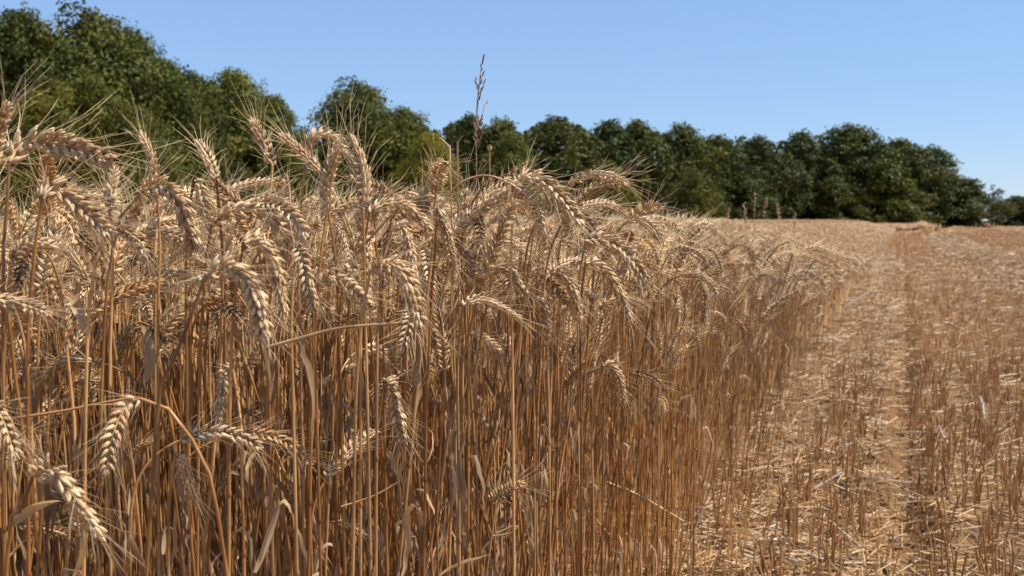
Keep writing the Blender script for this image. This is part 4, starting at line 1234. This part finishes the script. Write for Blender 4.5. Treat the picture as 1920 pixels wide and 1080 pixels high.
# x of the middle, y of the top, half width (photo pixels), depth, crown set, tint, label
TREES = [
 (-70, 18, 130, 47, 'n', (1, 1, 1), 'big oak-like tree cut by the left edge of the picture'),
 (35, 26, 95, 45, 'n', (0.95, 1, 0.9), 'tall tree with rounded top, first full one from the left'),
 (150, 14, 110, 47, 'n', (1.0, 1.0, 0.9), 'tallest tree of the wood with twin lobed top at left'),
 (232, 58, 80, 50, 'n', (0.9, 0.95, 1.0), 'tree on the right shoulder of the tallest tree'),
 (300, 112, 74, 49, 'n', (0.95, 1, 0.9), 'tree stepping down right of the tall left group'),
 (358, 134, 66, 53, 'n', (0.9, 0.9, 0.8), 'dark tree left of the ragged topped one'),
 (440, 134, 74, 55, 'n', (1.05, 1.05, 0.9), 'ragged topped tree with upright shoots left of the sky gap'),
 (506, 182, 52, 56, 'n', (1.0, 1.05, 0.9), 'smaller tree sloping down to the sky gap'),
 (85, 150, 70, 40, 'n', (1.3, 1.2, 0.8), 'brighter yellow green bushy tree in front of the tall left trees'),
 (190, 140, 72, 41, 'n', (1.35, 1.25, 0.75), 'sunlit olive green tree in front of the tallest tree'),
 (270, 205, 56, 41, 'n', (1.3, 1.2, 0.75), 'low yellow green bush before the stepping down tree'),
 (672, 152, 92, 60, 'n', (0.85, 0.9, 0.8), 'single round domed dark tree right of the sky gap'),
 (752, 205, 62, 61, 'n', (1.0, 1.0, 0.8), 'tree sloping down from the round domed tree'),
 (808, 252, 46, 57, 'n', (1.55, 1.4, 0.7), 'low bright yellow green bush beside the round domed tree'),
 (866, 218, 54, 72, 'f', (0.85, 0.95, 0.95), 'dark tree behind the tall grass stalk'),
 (945, 226, 58, 72, 'f', (1.0, 1.0, 0.9), 'tree just right of the tall grass stalk'),
 (960, 258, 40, 66, 'f', (1.3, 1.25, 0.9), 'lighter green rounded bush right of the tall grass stalk'),
 (1045, 221, 82, 75, 'f', (1.0, 0.95, 0.9), 'wide flat topped tree near the middle'),
 (1135, 228, 56, 79, 'o', (0.85, 0.95, 1.0), 'tree with open trunk, first right of the flat topped tree'),
 (1200, 230, 56, 81, 'o', (0.9, 0.95, 0.95), 'tree with open trunk, second right of the flat topped tree'),
 (1146, 306, 38, 70, 'f', (1.55, 1.45, 0.75), 'bright green young bush before the open trunked trees'),
 (1276, 236, 60, 85, 'f', (0.95, 1, 0.9), 'peaked tree right of the open trunked trees'),
 (1345, 258, 52, 88, 'f', (1, 1, 0.85), 'low domed tree left of the twin domes'),
 (1300, 318, 40, 80, 'f', (1.4, 1.3, 0.8), 'yellow green bush before the peaked tree'),
 (1425, 258, 56, 92, 'f', (0.95, 1, 0.9), 'dome topped tree, left of the twin domes'),
 (1508, 250, 56, 96, 'f', (0.9, 0.95, 0.9), 'dome topped tree, right of the twin domes'),
 (1600, 238, 74, 100, 'f', (0.75, 0.85, 0.9), 'darkest and highest tree of the right hand group'),
 (1682, 262, 66, 103, 'f', (0.8, 0.85, 0.85), 'dark tree right of the highest right hand tree'),
 (1744, 276, 58, 105, 'f', (0.8, 0.9, 0.9), 'dark rounded tree ending the tall right hand group'),
 (1800, 338, 52, 106, 'f', (1.0, 1.0, 0.85), 'lower tree sloping down at the end of the right hand group'),
 (1664, 322, 46, 96, 'f', (1.0, 1.05, 1.0), 'lighter bush before the dark right hand trees'),
 (1560, 330, 50, 95, 'f', (0.95, 1.0, 0.95), 'shaded bush between the right hand domes'),
 (1390, 330, 48, 86, 'f', (1.0, 1.05, 0.9), 'shaded bush before the twin domes'),
 (1862, 346, 26, 112, 't', (0.9, 1.0, 1.05), 'thin see-through tree standing alone near the right edge'),
 (1905, 368, 34, 112, 'f', (0.8, 0.85, 0.85), 'small dark tree at the right edge'),
 (1965, 362, 46, 112, 'f', (0.85, 0.9, 0.9), 'dark tree half outside the right edge'),
 (-210, 30, 130, 48, 'n', (1, 1, 1), 'tree beyond the left edge of the picture'),
 (2060, 330, 60, 112, 'f', (0.9, 0.9, 0.9), 'tree beyond the right edge of the picture'),
]
def build_trees():
    rs = np.random.default_rng(8)
    cnt = {'n': 0, 'f': 0, 'o': 0, 't': 0}
    sets = {'n': CR_N, 'f': CR_F, 'o': CR_OPEN, 't': CR_THIN}
    for (x, yt, hw, d, st, tint, label) in TREES:
        bush = tint[0] >= 1.25
        if bush: d *= 0.86
        top = at(x, yt, d)
        z0 = float(ground_z(top[0], d)) - 0.05
        h = top[2] - z0
        wid = hw / FPX * d
        S = sets[st]; v = S[cnt[st] % len(S)]; cnt[st] += 1
        o = link('broadleaf_tree' if h > 4.2 else 'bush', None, None, (top[0], d, z0), label, 'tree' if h > 4.2 else 'bush', 'trees at the edge of the wood' if h > 4.2 else 'bushes at the edge of the wood')
        k = wid * 1.34 / 0.42
        k2 = rs.uniform(0.88, 1.1)
        o.scale = (k * k2, k / k2, h)
        o.rotation_euler = (rs.normal(0, 0.03), rs.normal(0, 0.03), rs.uniform(0, 6.28))
        link('trunk', v[0], o)
        br = (1.4 if st == 'n' else 1.15) * (1.08 if bush else 1.0)
        c = link('crown', v[1], o); c.color = (tint[0] * br, tint[1] * br, tint[2] * br, 1)
build_trees()

def far_wood():
    """the inside of the wood behind the edge trees: one uncountable mass"""
    rs = np.random.default_rng(15)
    pts = [(-300, 60, 58), (0, 60, 56), (200, 100, 58), (330, 160, 60), (500, 215, 64), (535, 300, 68), (548, 345, 68), (590, 345, 70), (620, 235, 70), (760, 250, 74), (860, 262, 84), (1000, 262, 90), (1060, 260, 92), (1280, 285, 104), (1420, 290, 112), (1600, 285, 116), (1740, 315, 120), (1790, 370, 120)]
    X = [p[0] for p in pts]
    n = 36000
    px = rs.uniform(-300, 1790, n)
    yt = np.interp(px, X, [p[1] - 34 for p in pts]); d = np.interp(px, X, [p[2] for p in pts]) + rs.uniform(0, 7, n)
    top = np.array([at(a, b, c) for a, b, c in zip(px, yt, d)])
    lobes = 0.94 + 0.06 * np.sin(px * 0.06) * np.sin(px * 0.023 + 1)
    z = rs.random(n) ** 0.8 * top[:, 2] * lobes
    c = np.stack([top[:, 0], top[:, 1], z], 1)
    nrm = unit(rs.normal(0, 1, (n, 3)) + [0, -0.4, 0.4]); t1 = unit(np.cross(nrm, rs.normal(0, 1, (n, 3)))); t2 = np.cross(nrm, t1)
    s = rs.uniform(0.16, 0.42, n)[:, None]
    V = np.stack([c - t1 * s, c - t2 * s * 0.6, c + t1 * s, c + t2 * s * 0.6], 1).reshape(-1, 3)
    C = np.repeat(rs.uniform(0.7, 1.2, n), 4)[:, None] * np.array([0.85, 0.9, 0.95])
    link('woodland', make_mesh('woodland', V, np.zeros((0, 3), int), np.arange(4 * n).reshape(-1, 4), C, M['foliage'], False), kind='stuff', label='dark inner foliage of the wood behind the edge trees', cat='woodland')
far_wood()
